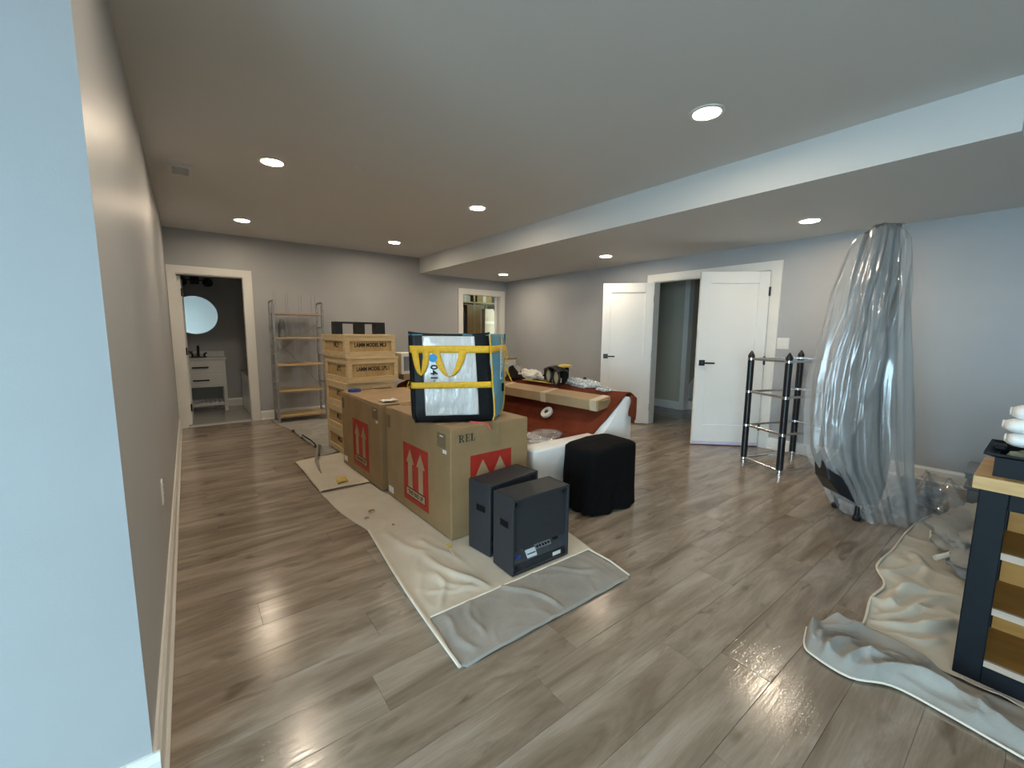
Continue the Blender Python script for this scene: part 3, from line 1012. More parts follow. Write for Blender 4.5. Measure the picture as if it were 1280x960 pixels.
# torn flap edges between the cartons
t = thing('torn_card_flap', 'torn cardboard flap with ragged edge lying between the two marked cartons', 'cardboard', (1.42, 3.18, .725))
tp = [(-.10, -.02), (.02, -.06), (.08, -.035), (.20, -.07), (.36, -.05), (.38, .10), (.22, .07), (.12, .11), (.03, .05), (-.08, .07)]
MB().prism(tp, 0, .006).build('flap', 'cardboard', t)
MB().sheet(lambda u, v: (.0 + u * .20, -.05 + v * .07 + .02 * math.sin(5 * u), .006 + .035 * u * v + .01 * math.sin(6 * u)), 10, 6, .003).build('curled_edge', 'kraft_tape', t, 'all')
t = tag(MB().sheet(lambda u, v: (1.24 + u * .13, 3.33 + v * .10 + .01 * nz3(u * 4, v * 4), .733 + .012 * (1 + nz3(u * 5, v * 5, 2))), 12, 12, .002).build('plastic_scrap', 'white_paper', None, 'all'),
        'white crumpled scrap on the corner of the rear marked carton', 'scrap')
t = thing('tape_roll', 'flat roll of blue masking tape on the rear marked carton', 'tape', (1.255, 4.13, .7300))
MB().lathe([(.040, 0), (.058, 0), (.058, .026), (.040, .026), (.040, 0)], 32).build('tape', 'tape_blue', t, True)
MB().lathe([(.036, .001), (.040, .001), (.040, .025), (.036, .025), (.036, .001)], 32).build('core', 'tape_edge', t, True)
tag(MB().tube([(1.43, 2.30, .7335), (1.48, 2.23, .733), (1.51, 2.212, .725), (1.53, 2.20, .69)], .007, 6, flat=.4).build('red_strap', 'red_strap', None, True),
    'short red strap hanging from under the striped bag', 'strap')

# ------------------------------------------------------------------ big bag with yellow straps
BZ0, BZ1 = .731, 1.305
bag = thing('insulated_bag', 'boxy black and blue bag with white window and yellow straps standing on the carton', 'bag', (0, 0, 0))
FLc, FRc, BRc, BLc = Vector((1.105, 2.485)), Vector((1.595, 2.235)), Vector((1.835, 2.475)), Vector((1.40, 2.80))
cen = (FLc + FRc + BRc + BLc) / 4


def bag_corner(c, v):
    s = interp([(0, .93), (.06, .985), (.15, 1.0), (1, 1.03)], v)
    p = cen + (c - cen) * s
    return p + Vector((-.045, .02)) * v if c is FRc else p


def bag_face(a, b, bulge, off=0.0, u0=0, u1=1, v0=0, v1=1, wr=.004, top=0.0):
    nrm = Vector(((b - a).y, -(b - a).x)).normalized()

    def fn(u, v):
        uu, vv = lerp(u0, u1, u), lerp(v0, v1, v)
        p = bag_corner(a, vv).lerp(bag_corner(b, vv), uu)
        k = bulge * math.sin(PI * uu) * math.sin(PI * min(1, max(0, vv * .9 + .08)))
        k += wr * nz3(uu * 5, vv * 6, bulge * 50) + off
        # soft rounding towards the vertical corners
        e = min(uu, 1 - uu)
        k -= .018 * max(0, 1 - e / .06) ** 2
        q = p + nrm * k
        z = lerp(BZ0, BZ1, vv) + top * (abs(uu - .5) * 2) ** 3 * max(0, vv - .9) / .1
        return (q.x, q.y, z)
    return fn


MB().sheet(bag_face(FLc, FRc, .018, 0, top=.014), 36, 36, .008).build('front_panel', 'bag_black', bag, 'all')
MB().sheet(bag_face(FRc, BRc, .03, 0), 24, 30, .008).build('side_panel', 'bag_blue', bag, 'all')
MB().sheet(bag_face(BRc, BLc, .02, 0), 24, 24, .008).build('back_panel', 'bag_black', bag, 'all')
MB().sheet(bag_face(BLc, FLc, -.012, 0), 24, 24, .008).build('side_panel', 'bag_black', bag, 'all')


def bag_lid(z, sag):
    def fn(u, v):
        a = bag_corner(FLc, 1 if z > 1 else 0).lerp(bag_corner(FRc, 1 if z > 1 else 0), u)
        b = bag_corner(BLc, 1 if z > 1 else 0).lerp(bag_corner(BRc, 1 if z > 1 else 0), u)
        p = a.lerp(b, v)
        return (p.x, p.y, z + sag * math.sin(PI * u) * math.sin(PI * v) + (.0 if z < 1 else .006 * v))
    return fn


MB().sheet(bag_lid(BZ1 - .004, -.012), 16, 16, .006).build('lid', 'bag_blue', bag, 'all')
MB().sheet(bag_lid(BZ0 + .004, 0), 8, 8, .004).build('bottom', 'bag_black', bag)
win = MB().sheet(bag_face(FLc, FRc, .018, .003, .165, .80, .085, .975, wr=.008), 44, 50, .002).build('window', 'bag_window', bag, 'all')
lo = bag_face(FLc, FRc, .018, .010)
fx = Vector((FRc - FLc).normalized().to_3d())
P0 = Vector(lo(.285, .575))
fn_ = Vector((fx.y, -fx.x, 0))
lettering('041', .062, 'print_dark', win, P0 + fn_ * .004, (0, 0, -1), fx, bold=.0015, spacing=1.1)
P1 = Vector(lo(.285, .735)) + fn_ * .003
md = Matrix.Translation(P1) @ Matrix((fx.to_4d(), (0, 0, 1, 0), fn_.to_4d(), (0, 0, 0, 1))).transposed()
md = Matrix(((fx.x, 0, fn_.x, P1.x), (fx.y, 0, fn_.y, P1.y), (0, 1, 0, P1.z), (0, 0, 0, 1)))
MB().lathe([(.026, 0), (.026, .002)], 28, M=md).build('blue_dot', 'logo_blue', win)
P2 = Vector(lo(.285, .485)) + fn_ * .004
lettering('35', .018, 'print_dark', win, P2, fx, (0, 0, 1))
# straps: band near the top, band at mid height
for v0, v1 in ((.79, .87), (.395, .465)):
    s_ = MB().sheet(bag_face(FLc, FRc, .018, .008, .01, .985, v0, v1, wr=.002), 40, 3, .003).build('strap', 'strap_yellow', bag, 'all')
MB().sheet(bag_face(FRc, BRc, .03, .005, .0, .95, .79, .87, wr=.002), 20, 3, .003).build('strap', 'strap_yellow', bag, 'all')


def handle_loop(a, b, u0, u1, drop, out, v_at=.83, w=.028, bulge=.018):
    f = bag_face(a, b, bulge, .010, wr=0)
    nrm = Vector(((b - a).y, -(b - a).x, 0)).normalized()
    along = Vector(((b - a).x, (b - a).y, 0)).normalized()

    def fn(u, v):
        p = Vector(f(lerp(u0, u1, u), v_at))
        k = math.sin(PI * u) ** .75
        p = p + nrm * (out * k) + Vector((0, 0, -drop * k))
        # webbing lies flat on the legs and turns edge-down at the bottom of the loop
        s = math.cos(PI * u)
        side = along * s + nrm * (1 - abs(s)) * .6
        return tuple(p + side * (v - .5) * w * 1.15)
    return fn


MB().sheet(handle_loop(FLc, FRc, .075, .215, .165, .02, w=.036), 28, 3, .003).build('handle_loop', 'strap_yellow', bag, 'all')
MB().sheet(handle_loop(FLc, FRc, .32, .65, .175, .02, w=.042), 28, 3, .003).build('handle_loop', 'strap_yellow', bag, 'all')
MB().sheet(handle_loop(FLc, FRc, .36, .62, .012, .015, .43), 20, 3, .003).build('handle_loop', 'strap_yellow', bag, 'all')
MB().sheet(handle_loop(FRc, BRc, .60, .95, .12, .02, .84, .02, .03), 24, 3, .003).build('handle_loop', 'strap_yellow', bag, 'all')
MB().sheet(handle_loop(FRc, BRc, .62, .97, .11, .045, .60, .008, .03), 24, 3, .003).build('handle_loop', 'strap_yellow', bag, 'all')
MB().sheet(handle_loop(BLc, FLc, .55, .95, .06, .03, .47, .02, .02), 20, 3, .003).build('handle_loop', 'strap_yellow', bag, 'all')
# piping along the corner seams
for cc, nm in ((FRc, 'piping'),):
    MB().tube([(*(bag_corner(cc, v / 14) + (cc - cen).normalized() * -.004), lerp(BZ0, BZ1, v / 14)) for v in range(15)], .005, 6).build('piping', 'strap_yellow', bag, True)
f_ = bag_face(FRc, BRc, .03, .003)
MB().tube([f_(.62 + .03 * math.sin(v * .5), v / 14) for v in range(15)], .0035, 6).build('piping', 'strap_yellow', bag, True)
sx = Vector(((BRc - FRc).x, (BRc - FRc).y, 0)).normalized()
sn = Vector((sx.y, -sx.x, 0))
P3 = Vector(f_(.33, .64)) + sn * .003
lb = MB()
q = [P3 + sx * a + Vector((0, 0, b)) for a, b in ((-.038, -.095), (.038, -.095), (.038, .115), (-.038, .115))]
q2 = [P3 + sx * a + Vector((0, 0, b)) for a, b in ((-.031, -.088), (.031, -.088), (.031, .108), (-.031, .108))]
for i in range(4):
    lb.add([q[i], q[(i + 1) % 4], q2[(i + 1) % 4], q2[i]] + [p + sn * .002 for p in (q[i], q[(i + 1) % 4], q2[(i + 1) % 4], q2[i])],
           [(0, 1, 2, 3), (7, 6, 5, 4), (0, 4, 5, 1), (1, 5, 6, 2), (2, 6, 7, 3), (3, 7, 4, 0)])
lb.build('logo_frame', 'sticker_white', bag)
lettering('DIVO', .062, 'sticker_white', bag, P3 + sn * .003 + Vector((0, 0, .025)), (0, 0, -1), sx, bold=.001)
B(-.006, .006, -.004, .004, -.028, .028).build('side_tag', 'black_fabric', bag).location = Vector(f_(.38, .37)) + sn * .006

# ------------------------------------------------------------------ wooden crates
def crate(label, x, y, z, w, d, h, text=None, side=True, rz=0):
    t = thing('wooden_crate', label, 'crate', (x, y, z), rz, 'stacked wooden crates')
    fr = .045
    B(.012, w - .012, .012, d - .012, .012, h - .022).build('panel_box', 'crate_ply', t)
    B(-.004, w + .004, -.004, d + .004, h - .022, h).build('lid', 'crate_pine', t, bevel=.002)
    B(0, w, 0, d, 0, .014).build('bottom', 'crate_pine', t)
    for (a0, a1, b0, b1) in ((0, w, 0, .014), (0, w, d - .014, d)):
        for zz in ((.014, .014 + fr), (h - .022 - fr, h - .022)):
            B(a0, a1, b0, b1, *zz).build('batten', 'crate_pine', t, bevel=.001)
        for xx in (0, w - fr):
            B(xx, xx + fr, b0, b1, .014 + fr, h - .022 - fr).build('batten', 'crate_pine', t, bevel=.001)
    for (a0, a1) in ((-.002, .012), (w - .012, w + .002)):
        for zz in ((.014, .014 + fr), (h - .022 - fr, h - .022)):
            B(a0, a1, .014, d - .014, *zz).build('batten', 'crate_pine', t, bevel=.001)
        for yy in (.014, d - .014 - fr):
            B(a0, a1, yy, yy + fr, .014 + fr, h - .022 - fr).build('batten', 'crate_pine', t, bevel=.001)
    zc_ = h * .5 + .008
    if text:
        lettering(text, .056, 'print_dark', t, (w * .5, .0115, zc_), (1, 0, 0), (0, 0, 1), bold=.002, xs=.74)
    if side:
        lettering(side, .075, 'print_dark', t, (.0113, d * .42, zc_), (0, -1, 0), (0, 0, 1), bold=.002)
    return t


CY = 4.36
crate('pale wooden crate at the very bottom of the crate stack', 1.235, CY, .020, .52, .62, .252, side='ML3', rz=R(3))
crate('pale wooden crate second from the bottom of the stack', 1.235, CY, .272, .52, .62, .252, side='ML3', rz=R(3))
crate('pale wooden crate in the middle of the stack', 1.240, CY - .005, .524, .53, .62, .258, side='LP2', rz=R(3.5))
crate('pale wooden crate stencilled LAMM MODEL LP2.1', 1.262, CY - .02, .782, .55, .66, .262, 'LAMM MODEL LP2.1', 'LP2', rz=R(5))
crate('pale wooden crate stencilled LAMM MODEL ML3 under the black stand', 1.247, CY - .015, 1.044, .54, .66, .236, 'LAMM MODEL ML3', 'ML3', rz=R(5))
t = thing('black_stand', 'low black stand with three legs on the topmost crate', 'stand', (1.245, 4.66, 1.28), R(6))
B(0, .56, 0, .11, .112, .132).build('top', 'black_plastic', t, bevel=.002)
for xx, w in ((0, .075), (.235, .085), (.455, .105)):
    B(xx, xx + w, 0, .11, 0, .112).build('leg', 'black_plastic', t)

# ------------------------------------------------------------------ metal shelving with wooden shelves
t = thing('metal_shelving', 'grey metal shelving with wooden boards and tall thin rods by the wall', 'shelving', (.945, 6.60, 0))
W, D = .66, .34
for xx in (0, W - .03):
    for yy in (0, D - .03):
        B(xx, xx + .03, yy, yy + .03, 0, 1.66).build('post', 'galvanised', t)
    m = MB()
    m.tube([(xx + .015, .015, 1.64), (xx + .015, .015, 1.695), (xx + .015, .05, 1.715), (xx + .015, D - .05, 1.715), (xx + .015, D - .015, 1.695), (xx + .015, D - .015, 1.64)], .012, 8)
    m.build('end_hoop', 'galvanised', t, True)
    for zz in (.12, .55, .95, 1.35):
        B(xx + .008, xx + .022, .03, D - .03, zz, zz + .012).build('end_rail', 'galvanised', t)
for zz in (.085, .44, .815, 1.195, 1.53):
    B(.03, W - .03, .004, D - .004, zz, zz + .022).build('shelf_board', 'shelf_wood' if zz < 1.5 else 'case_edge', t, bevel=.001)
MB().tube([(.03, D - .01, .95), (W - .03, D - .01, 1.40)], .006, 6).build('cross_brace', 'galvanised', t)
MB().tube([(.03, D - .004, 1.25), (W - .03, D - .004, .5)], .006, 6).build('cross_brace', 'galvanised', t)
for i, xx in enumerate((.045, .075, .19, .225, .355, .40, .52, .585)):
    MB().tube([(xx, .06 + .05 * (i % 2), 1.20), (xx - .01, .05 + .05 * (i % 2), 1.86 - .02 * (i % 3))], .003, 6).build('rod', 'galvanised', t)
t = tag(MB().sheet(lambda u, v: (.99 + u * .56, 6.93 + .012 * math.sin(u * 17 + v * 3) + .01 * nz3(u * 6, v * 6), lerp(.12, 1.50, v)), 40, 20, .002).build('plastic_sheet', 'clear_film_light', None, 'all'),
        'clear plastic sheet hanging behind the metal shelving', 'plastic sheet')
t = thing('ceramic_figure', 'small grey cylinder standing on the upper board of the metal shelving', 'figure', (1.08, 6.76, 1.217))
MB().lathe([(.05, 0), (.055, .02), (.04, .12), (.045, .16), (.03, .22), (.0, .23)], 20).build('body', 'bin_grey', t, True)
MB().lathe([(.028, .22), (.03, .25), (.0, .26)], 16).build('cap', 'galvanised', t, True)

# ------------------------------------------------------------------ amplifiers / powered cabinets
def amp_cab(label, loc, rz, w, d, h):
    t = thing('speaker_cabinet', label, 'speaker', loc, rz, 'black speaker cabinets')
    p = .016
    m = MB()
    m.box(0, p, 0, d, 0, h).box(w - p, w, 0, d, 0, h).box(p, w - p, 0, d, h - p, h).box(p, w - p, 0, d, 0, p).box(p, w - p, d - p, d, p, h - p)
    m.build('shell', 'black_tolex', t, bevel=.004, seg=2)
    B(p, w - p, .014, .03, .135, h - p).build('rear_panel', 'black_tolex', t)
    B(p, w - p, .010, .03, p, .05).build('lower_rail', 'black_tolex', t)
    ch = MB().prism([(.018, .045), (.085, .138), (.10, .138), (.10, .045)], p, w - p, 'x').build('control_panel', 'amp_steel', t)
    ax = Vector((0, .067, .093)).normalized()
    nn = Vector((0, -.093, .067)).normalized()

    def plate(name, m_, a0, a1, s0, s1, o=.0025, parent=ch):
        b0 = Vector((0, .018, .045))
        q = [b0 + ax * s0 + Vector((a0, 0, 0)), b0 + ax * s0 + Vector((a1, 0, 0)), b0 + ax * s1 + Vector((a1, 0, 0)), b0 + ax * s1 + Vector((a0, 0, 0))]
        return MB().add(q + [x + nn * o for x in q], [(3, 2, 1, 0), (4, 5, 6, 7), (0, 1, 5, 4), (1, 2, 6, 5), (2, 3, 7, 6), (3, 0, 4, 7)]).build(name, m_, parent)
    plate('white_label', 'sticker_white', .125, .195, .014, .058)
    plate('label_print', 'print_dark', .130, .190, .030, .036, .0032)
    jp = plate('jack_plate', 'chrome', .20, .315, .042, .094)
    for i in range(5):
        for j in range(2):
            plate('jack', 'black_plastic', .206 + i * .0215, .219 + i * .0215, .048 + j * .023, .062 + j * .023, .006, jp if False else ch)
    plate('power_inlet', 'black_plastic', .335, .375, .055, .09, .006)
    plate('blue_mark', 'tape_blue', .035, .09, .03, .045)
    plate('silver_badge', 'chrome', .10, .112, .065, .08, .005)
    B(.30, .36, .008, .011, .022, .043).build('white_label', 'sticker_white', t)
    for (xx, zz) in ((.035, .035), (w - .035, .035), (.035, h - .04), (w - .035, h - .04)):
        MB().tube([(xx, .016, zz), (xx, .002, zz)], .012, 12).build('knob', 'black_plastic', t, True)
    for xx, o in ((0, -1), (w, 1)):
        a, b = sorted((xx + o * .0015, xx - o * .002))
        hd = B(a, b, d * .22, d * .62, h * .60, h * .69).build('handle_slot', 'black_fabric', t)
        a, b = sorted((xx + o * .003, xx))
        B(a, b, d * .20, d * .64, h * .69, h * .705).build('handle_lip', 'black_tolex', hd)
    return t


amp_cab('black speaker cabinet with its jack panel showing beside the folded grey cloth end', (1.30, 1.665, .008), R(-1), .415, .185, .432)
amp_cab('black speaker cabinet wedged between the marked carton and its twin', (1.318, 1.902, .008), R(7.5), .415, .195, .432)

# ------------------------------------------------------------------ covered cube
t = thing('covered_cube', 'cube-shaped item under a loose black fabric cover', 'covered item', (2.445, 2.055, 0), R(-4))


def cover(u, v):
    a = u * 2 * PI
    e = 9.0
    ca, sa = math.cos(a), math.sin(a)
    r = (abs(ca) ** e + abs(sa) ** e) ** (-1 / e)
    top = .505
    if v < .30:
        k = v / .30
        rr = k
        z = top - .004 * k ** 2 + .008 * (1 - k) - .012 * max(0, k - .94) / .06 - .03 * max(0, -ca * k)
        fl = 1.0
    else:
        k = (v - .30) / .70
        z = lerp(top - .018 - .03 * max(0, -ca), .012, k)
        rr = 1.0 + .05 * k
        fl = 1 + .05 * k * math.sin(9 * a + 3 * nz3(ca * 2, sa * 2, k * 1.5)) * (.3 + k) + .02 * k * nz3(ca * 3, sa * 3, k * 3)
    x, y = ca * r * rr * fl * .232, sa * r * rr * fl * .165
    if v >= .98:
        z += .008 * math.sin(7 * a)
    return (x, y, max(z, .006))


MB().sheet(cover, 96, 40, .004).build('cover', 'black_fabric', t, 'all')
B(-.20, .20, -.14, .14, 0, .44).build('cabinet', 'black_plastic', t)

# ------------------------------------------------------------------ sofa
sofa = thing('sofa', 'white covered sofa with a low rounded back standing behind the cartons', 'sofa', (0, 0, 0))
SY0, SY1 = 2.27, 4.75
B(2.02, 2.98, SY0 + .15, SY1 - .15, .05, .30).build('base', 'sofa_white', sofa, bevel=.01)
for i in range(3):
    a = SY0 + .175 + i * (SY1 - SY0 - .35) / 3
    b = a + (SY1 - SY0 - .35) / 3
    B(2.0, 2.84, a + .004, b - .004, .295, .405).build('seat_cushion', 'sofa_white', sofa, True, bevel=.03, seg=3)
for a, b in ((SY0, SY0 + .175), (SY1 - .175, SY1)):
    B(1.965, 2.90, a, b, .05, .452).build('arm', 'sofa_white', sofa, True, bevel=.022, seg=3)
bp_ = [(2.66, .36), (2.76, .49), (2.86, .585), (2.93, .67), (2.98, .735), (3.03, .765), (3.085, .758), (3.115, .715), (3.115, .05), (2.9, .05)]
MB().prism(bp_, SY0 + .005, SY1, 'y').build('backrest', 'sofa_white', sofa, True, bevel=.008, seg=2)
for xx in (2.05, 2.98):
    for yy in (SY0 + .06, SY1 - .11):
        B(xx, xx + .05, yy, yy + .05, 0, .052).build('leg', 'black_plastic', sofa)

thr = thing('throw_blanket', 'rust red throw draped over the sofa back', 'blanket', (0, 0, 0))
prof = [(2.42, .412), (2.60, .414), (2.695, .42), (2.765, .51), (2.855, .600), (2.925, .688), (2.975, .752), (3.03, .784), (3.09, .776), (3.125, .722), (3.13, .62), (3.132, .50)]


def throw(u, v):
    x, z = smooth_poly(prof, u)
    # the near corner is pulled back up the slope of the backrest
    y = lerp(SY0 - .004, SY1 - .2, v)
    pull = max(0, 1 - v / .085) ** 1.3
    if u < .55:
        uu = lerp(u, .55, pull * .9)
        x, z = smooth_poly(prof, uu)
        y += .0
    # outward puffs and folds
    k = .018 * max(0, nz3(x * 5, y * 2.2, 1)) + .012 * max(0, math.sin(y * 11 + x * 7)) * (1 if u < .5 else .3)
    nx, nzv = (-.75, .66) if .25 < u < .55 else ((0, 1) if u < .75 else (1, .15))
    return (x + nx * (k + .012), y, z + nzv * k + .006)


MB().sheet(throw, 56, 90, .008).build('cloth', 'throw_rust', thr, 'all')
MB().sheet(lambda u, v: (3.0 + .155 * u + .012 * math.sin(v * 9), SY0 - .012 - .012 * math.sin(PI * v) - .01 * u, lerp(.782, .60 - .08 * u, v) - .10 * (1 - u) ** 2 * v * 0 + (1 - u) * .0 if u > .5 else lerp(.782, .70, v)), 12, 14, .006) if False else None
MB().sheet(lambda u, v: (lerp(3.06, 3.15, u) + .01 * math.sin(v * 5), SY0 - .012 - .006 * math.sin(v * 6 + u * 3), lerp(.775 - .03 * u * u, .545 + .05 * (1 - u), v)), 10, 14, .007).build('hanging_corner', 'throw_rust', thr, 'all')

# long flat carton on the sofa back
t = thing('long_carton', 'long thin brown carton lying on the throw along the sofa', 'carton', (2.775, 2.36, .650), R(3.5))
t.rotation_euler = (0, R(-8), R(3.5))
B(-.02, .17, 0, 2.05, 0, .092).build('body', 'cardboard_light', t, bevel=.003)
for yy in (.015, .62, 1.25):
    B(-.0215, .1715, yy, yy + .07, -.001, .0935).build('packing_tape', 'pale_tape', t)
B(.03, .12, -.03, .0, .082, .085).build('end_flap', 'cardboard', t)
B(-.015, .165, -.004, .0, .004, .088).build('end_flap', 'cardboard', t)

t = thing('tape_roll', 'roll of white tape lying on the rust red throw', 'tape', (2.735, 2.98, .545))
t.rotation_euler = (0, R(-42), 0)
MB().lathe([(.022, -.012), (.062, -.012), (.062, .012), (.022, .012), (.022, -.012)], 30).build('tape', 'white_paper', t, True)
MB().lathe([(.019, -.011), (.022, -.011), (.022, .013), (.019, .013), (.019, -.011)], 24).build('core', 'sticker_brown', t, True)


def crumple(name, label, cat, c, size, m, seed, seg=26, amp=.45, thick=.003):
    def fn(u, v):
        a, b = u * 2 * PI, v * PI
        d = Vector((math.cos(a) * math.sin(b), math.sin(a) * math.sin(b), math.cos(b)))
        r = 1 + amp * nz3(d.x * 1.7 + seed, d.y * 1.7, d.z * 1.7) - amp * .8 * abs(nz3(d.x * 4 + seed, d.y * 4, d.z * 4))
        return (c[0] + d.x * r * size[0], c[1] + d.y * r * size[1], max(c[2], c[2] + size[2] + d.z * r * size[2]))
    o = MB().sheet(fn, seg * 2, seg, thick).build(name, m, None, 'all')
    return tag(o, label, cat)


crumple('plastic_bag', 'grey crumpled plastic bag on the sofa seat beside the arm', 'plastic bag', (2.34, 2.62, .40), (.26, .13, .035), 'clear_film', 3)
crumple('bubble_wrap', 'clear bubble wrap heap on the sofa back next to the goggles', 'bubble wrap', (3.05, 2.83, .785), (.06, .24, .045), 'bubble_wrap', 9)
crumple('crumpled_paper', 'white crumpled paper lying between the black box and the goggles', 'paper', (3.05, 3.60, .79), (.07, .17, .055), 'white_paper', 5, amp=.7)
crumple('bubble_pouch', 'small clear pouch at the end of the sofa back', 'pouch', (3.02, 2.52, .785), (.05, .09, .016), 'bubble_wrap', 14)
t = thing('goggles', 'black goggles with a wide strap on the sofa back', 'goggles', (3.0, 3.14, .795), R(-20))
t.scale = (1.35, 1.35, 1.35)
for yy in (-.075, .075):
    o = MB().tube([(-.03, yy + .055 * math.cos(a * PI / 12), .055 + .055 * math.sin(a * PI / 12)) for a in range(25)], .010, 8, cap=False).build('lens_rim', 'black_plastic', t, True)
    MB().lathe([(.052, 0), (.052, .006)], 24, M=Matrix.Translation((-.03, yy, .055)) @ Matrix.Rotation(PI / 2, 4, 'Y')).build('lens', 'lens_pale', t)
MB().sheet(lambda u, v: (-.03 + .12 * math.sin(u * PI), lerp(.17, -.17, u), .05 + .03 * math.sin(u * PI) + (v - .5) * .085), 24, 4, .006).build('strap', 'black_fabric', t, 'all')
MB().sheet(lambda u, v: (-.05 + .09 * v, lerp(.14, -.14, u), .10 + .028 * math.sin(u * PI) + .012 * math.sin(v * 3)), 20, 6, .012).build('hood', 'black_plastic', t, 'all')
MB().sheet(lambda u, v: (lerp(-.02, .03, u), lerp(.13, .30, v), lerp(.07, .015, v) + .012 * math.sin(u * 3)), 8, 12, .012).build('strap_tail', 'black_fabric', t, 'all')
t = thing('paper_sleeve', 'yellow folded paper resting on top of the goggles', 'paper', (3.02, 3.06, .972), R(-14))
MB().prism([(-.05, -.08), (.06, -.08), (.06, .09), (-.05, .09)], 0, .004).build('lower_leaf', 'yellow_paper', t)
MB().add([(-.05, -.08, .004), (.06, -.08, .02), (.06, .09, .02), (-.05, .09, .004), (-.05, -.08, .007), (.06, -.08, .023), (.06, .09, .023), (-.05, .09, .007)],
         [(3, 2, 1, 0), (4, 5, 6, 7), (0, 1, 5, 4), (1, 2, 6, 5), (2, 3, 7, 6), (3, 0, 4, 7)]).build('upper_leaf', 'yellow_paper', t)
t = thing('paper_strip', 'yellow paper strip lying on the sofa back beneath the goggles', 'paper', (2.985, 3.38, .79), R(4))
B(-.03, .03, -.28, .24, 0, .004).build('strip', 'yellow_paper', t)
t = thing('small_black_box', 'small black box tipped up on the sofa back', 'box', (3.02, 3.80, .79), R(10))
MB().prism([(-.15, 0), (.13, 0), (.085, .13), (.03, .15)], -.06, .06, 'x', Matrix.Rotation(0, 4, 'Z')).build('body', 'black_plastic', t, bevel=.003)
B(-.0625, -.0600, -.10, -.06, .05, .075).build('white_mark', 'sticker_white', t)
t = thing('white_carton', 'small cream carton at the far end of the sofa back', 'carton', (2.98, 4.15, .79), R(6))
B(-.10, .12, -.20, .20, 0, .22).build('body', 'white_paper', t, bevel=.004)
B(-.105, .125, -.205, .205, .205, .226).build('lid', 'cardboard', t, bevel=.002)
t = thing('black_earbud', 'tiny black ball on top of the bubble wrap', 'ball', (3.05, 2.79, .875))
MB().lathe([(.004, -.018), (.014, -.012), (.018, 0), (.014, .012), (.0, .018)], 14).build('ball', 'black_plastic', t, True)
MB().tube([(0, 0, -.015), (.01, .01, -.04)], .004, 6).build('stem', 'black_plastic', t)

# stack at the far arm
crumple('folded_blanket', 'rust red blanket bundled on the far sofa arm beside the crates', 'blanket', (2.17, 4.66, .44), (.26, .14, .17), 'throw_rust', 21, amp=.25)
t = thing('flat_carton', 'flat tan carton balanced on the bundled rust blanket', 'carton', (1.92, 4.50, .765), R(-3))
B(0, .5, 0, .3, 0, .065).build('body', 'cardboard_light', t, bevel=.003)
B(-.001, .501, .13, .17, .03, .066).build('tape', 'pale_tape', t)
t = thing('white_appliance', 'white framed box with a dark panel behind the striped bag', 'appliance', (1.90, 4.51, .831), R(-3))
B(0, .44, 0, .26, 0, .24).build('body', 'white_paper', t, bevel=.006)
o = B(.03, .41, -.004, .001, .04, .20).build('front_panel', 'bin_grey', t)
B(.10, .20, -.006, -.003, .06, .13).build('display', 'black_plastic', o)

# ------------------------------------------------------------------ audio rack
t = thing('audio_rack', 'open audio rack with black pointed posts and chrome frames', 'rack', (0, 0, 0))
PF, PN = Vector((4.538, 1.893)), Vector((4.352, 1.488))
ex = Vector((.655, -.225))
posts = [PF, PN, PN + ex, PF + ex]
for p in posts:
    o = MB().lathe([(.030, .02), (.030, 1.085), (.024, 1.09)], 20, (p.x, p.y, 0)).build('post', 'black_plastic', t, True)
    MB().lathe([(.030, 1.088), (.032, 1.105), (.022, 1.125), (.008, 1.15), (.0, 1.158)], 20, (p.x, p.y, 0)).build('finial', 'black_plastic', o, True)
    MB().lathe([(.034, 0), (.034, .02), (.026, .024)], 20, (p.x, p.y, 0)).build('foot', 'chrome', o, True)
for z in (1.072, .738, .388, .038):
    for p in posts:
        MB().lathe([(.034, -.012), (.034, .012)], 20, (p.x, p.y, z)).build('collar', 'chrome', t, True)
    for a, b in zip(posts, posts[1:] + posts[:1]):
        d = (b - a).normalized() * .026
        n = Vector((-d.y, d.x)).normalized() * .014
        a_, b_ = a + d, b - d
        q = [a_ - n, b_ - n, b_ + n, a_ + n]
        MB().prism([tuple(x) for x in q], z - .011, z + .011).build('frame_bar', 'chrome', t, bevel=.003)

# ------------------------------------------------------------------ plastic-wrapped tower
LV, DV = Vector((math.cos(YAW), -math.sin(YAW), 0)), Vector((math.sin(YAW), math.cos(YAW), 0))
TC = Vector((3.89, .785, 0)) - LV * .055


def tw(l, d, z):
    """tower frame: l sideways from 2.6, d in depth"""
    return tuple(TC + LV * (l - 2.6) + DV * d + Vector((0, 0, z)))


t = thing('tower_speaker', 'tall black tower speaker hidden under clear plastic sheeting', 'speaker', (0, 0, 0))
rows = [(.10, 2.52, 2.74, .10), (.25, 2.44, 2.77, .12), (.45, 2.38, 2.78, .13), (.75, 2.37, 2.77, .13), (1.1, 2.44, 2.74, .12), (1.5, 2.45, 2.72, .10), (1.85, 2.47, 2.70, .085), (2.03, 2.50, 2.68, .07)]
m = MB()
NA = 24
vs, fs = [], []
for z, a, b, dd in rows:
    for k in range(NA):
        an = 2 * PI * k / NA
        ca, sa = math.cos(an), math.sin(an)
        r = (abs(ca) ** 4 + abs(sa) ** 4) ** (-.25)
        vs.append(tw((a + b) / 2 + (b - a) / 2 * ca * r, dd * sa * r, z))
for i in range(len(rows) - 1):
    for k in range(NA):
        fs.append((i * NA + k, i * NA + (k + 1) % NA, (i + 1) * NA + (k + 1) % NA, (i + 1) * NA + k))
fs += [tuple(range(NA)), tuple((len(rows) - 1) * NA + k for k in range(NA))]
MB().add(vs, fs).build('cabinet', 'black_metal', t, True)
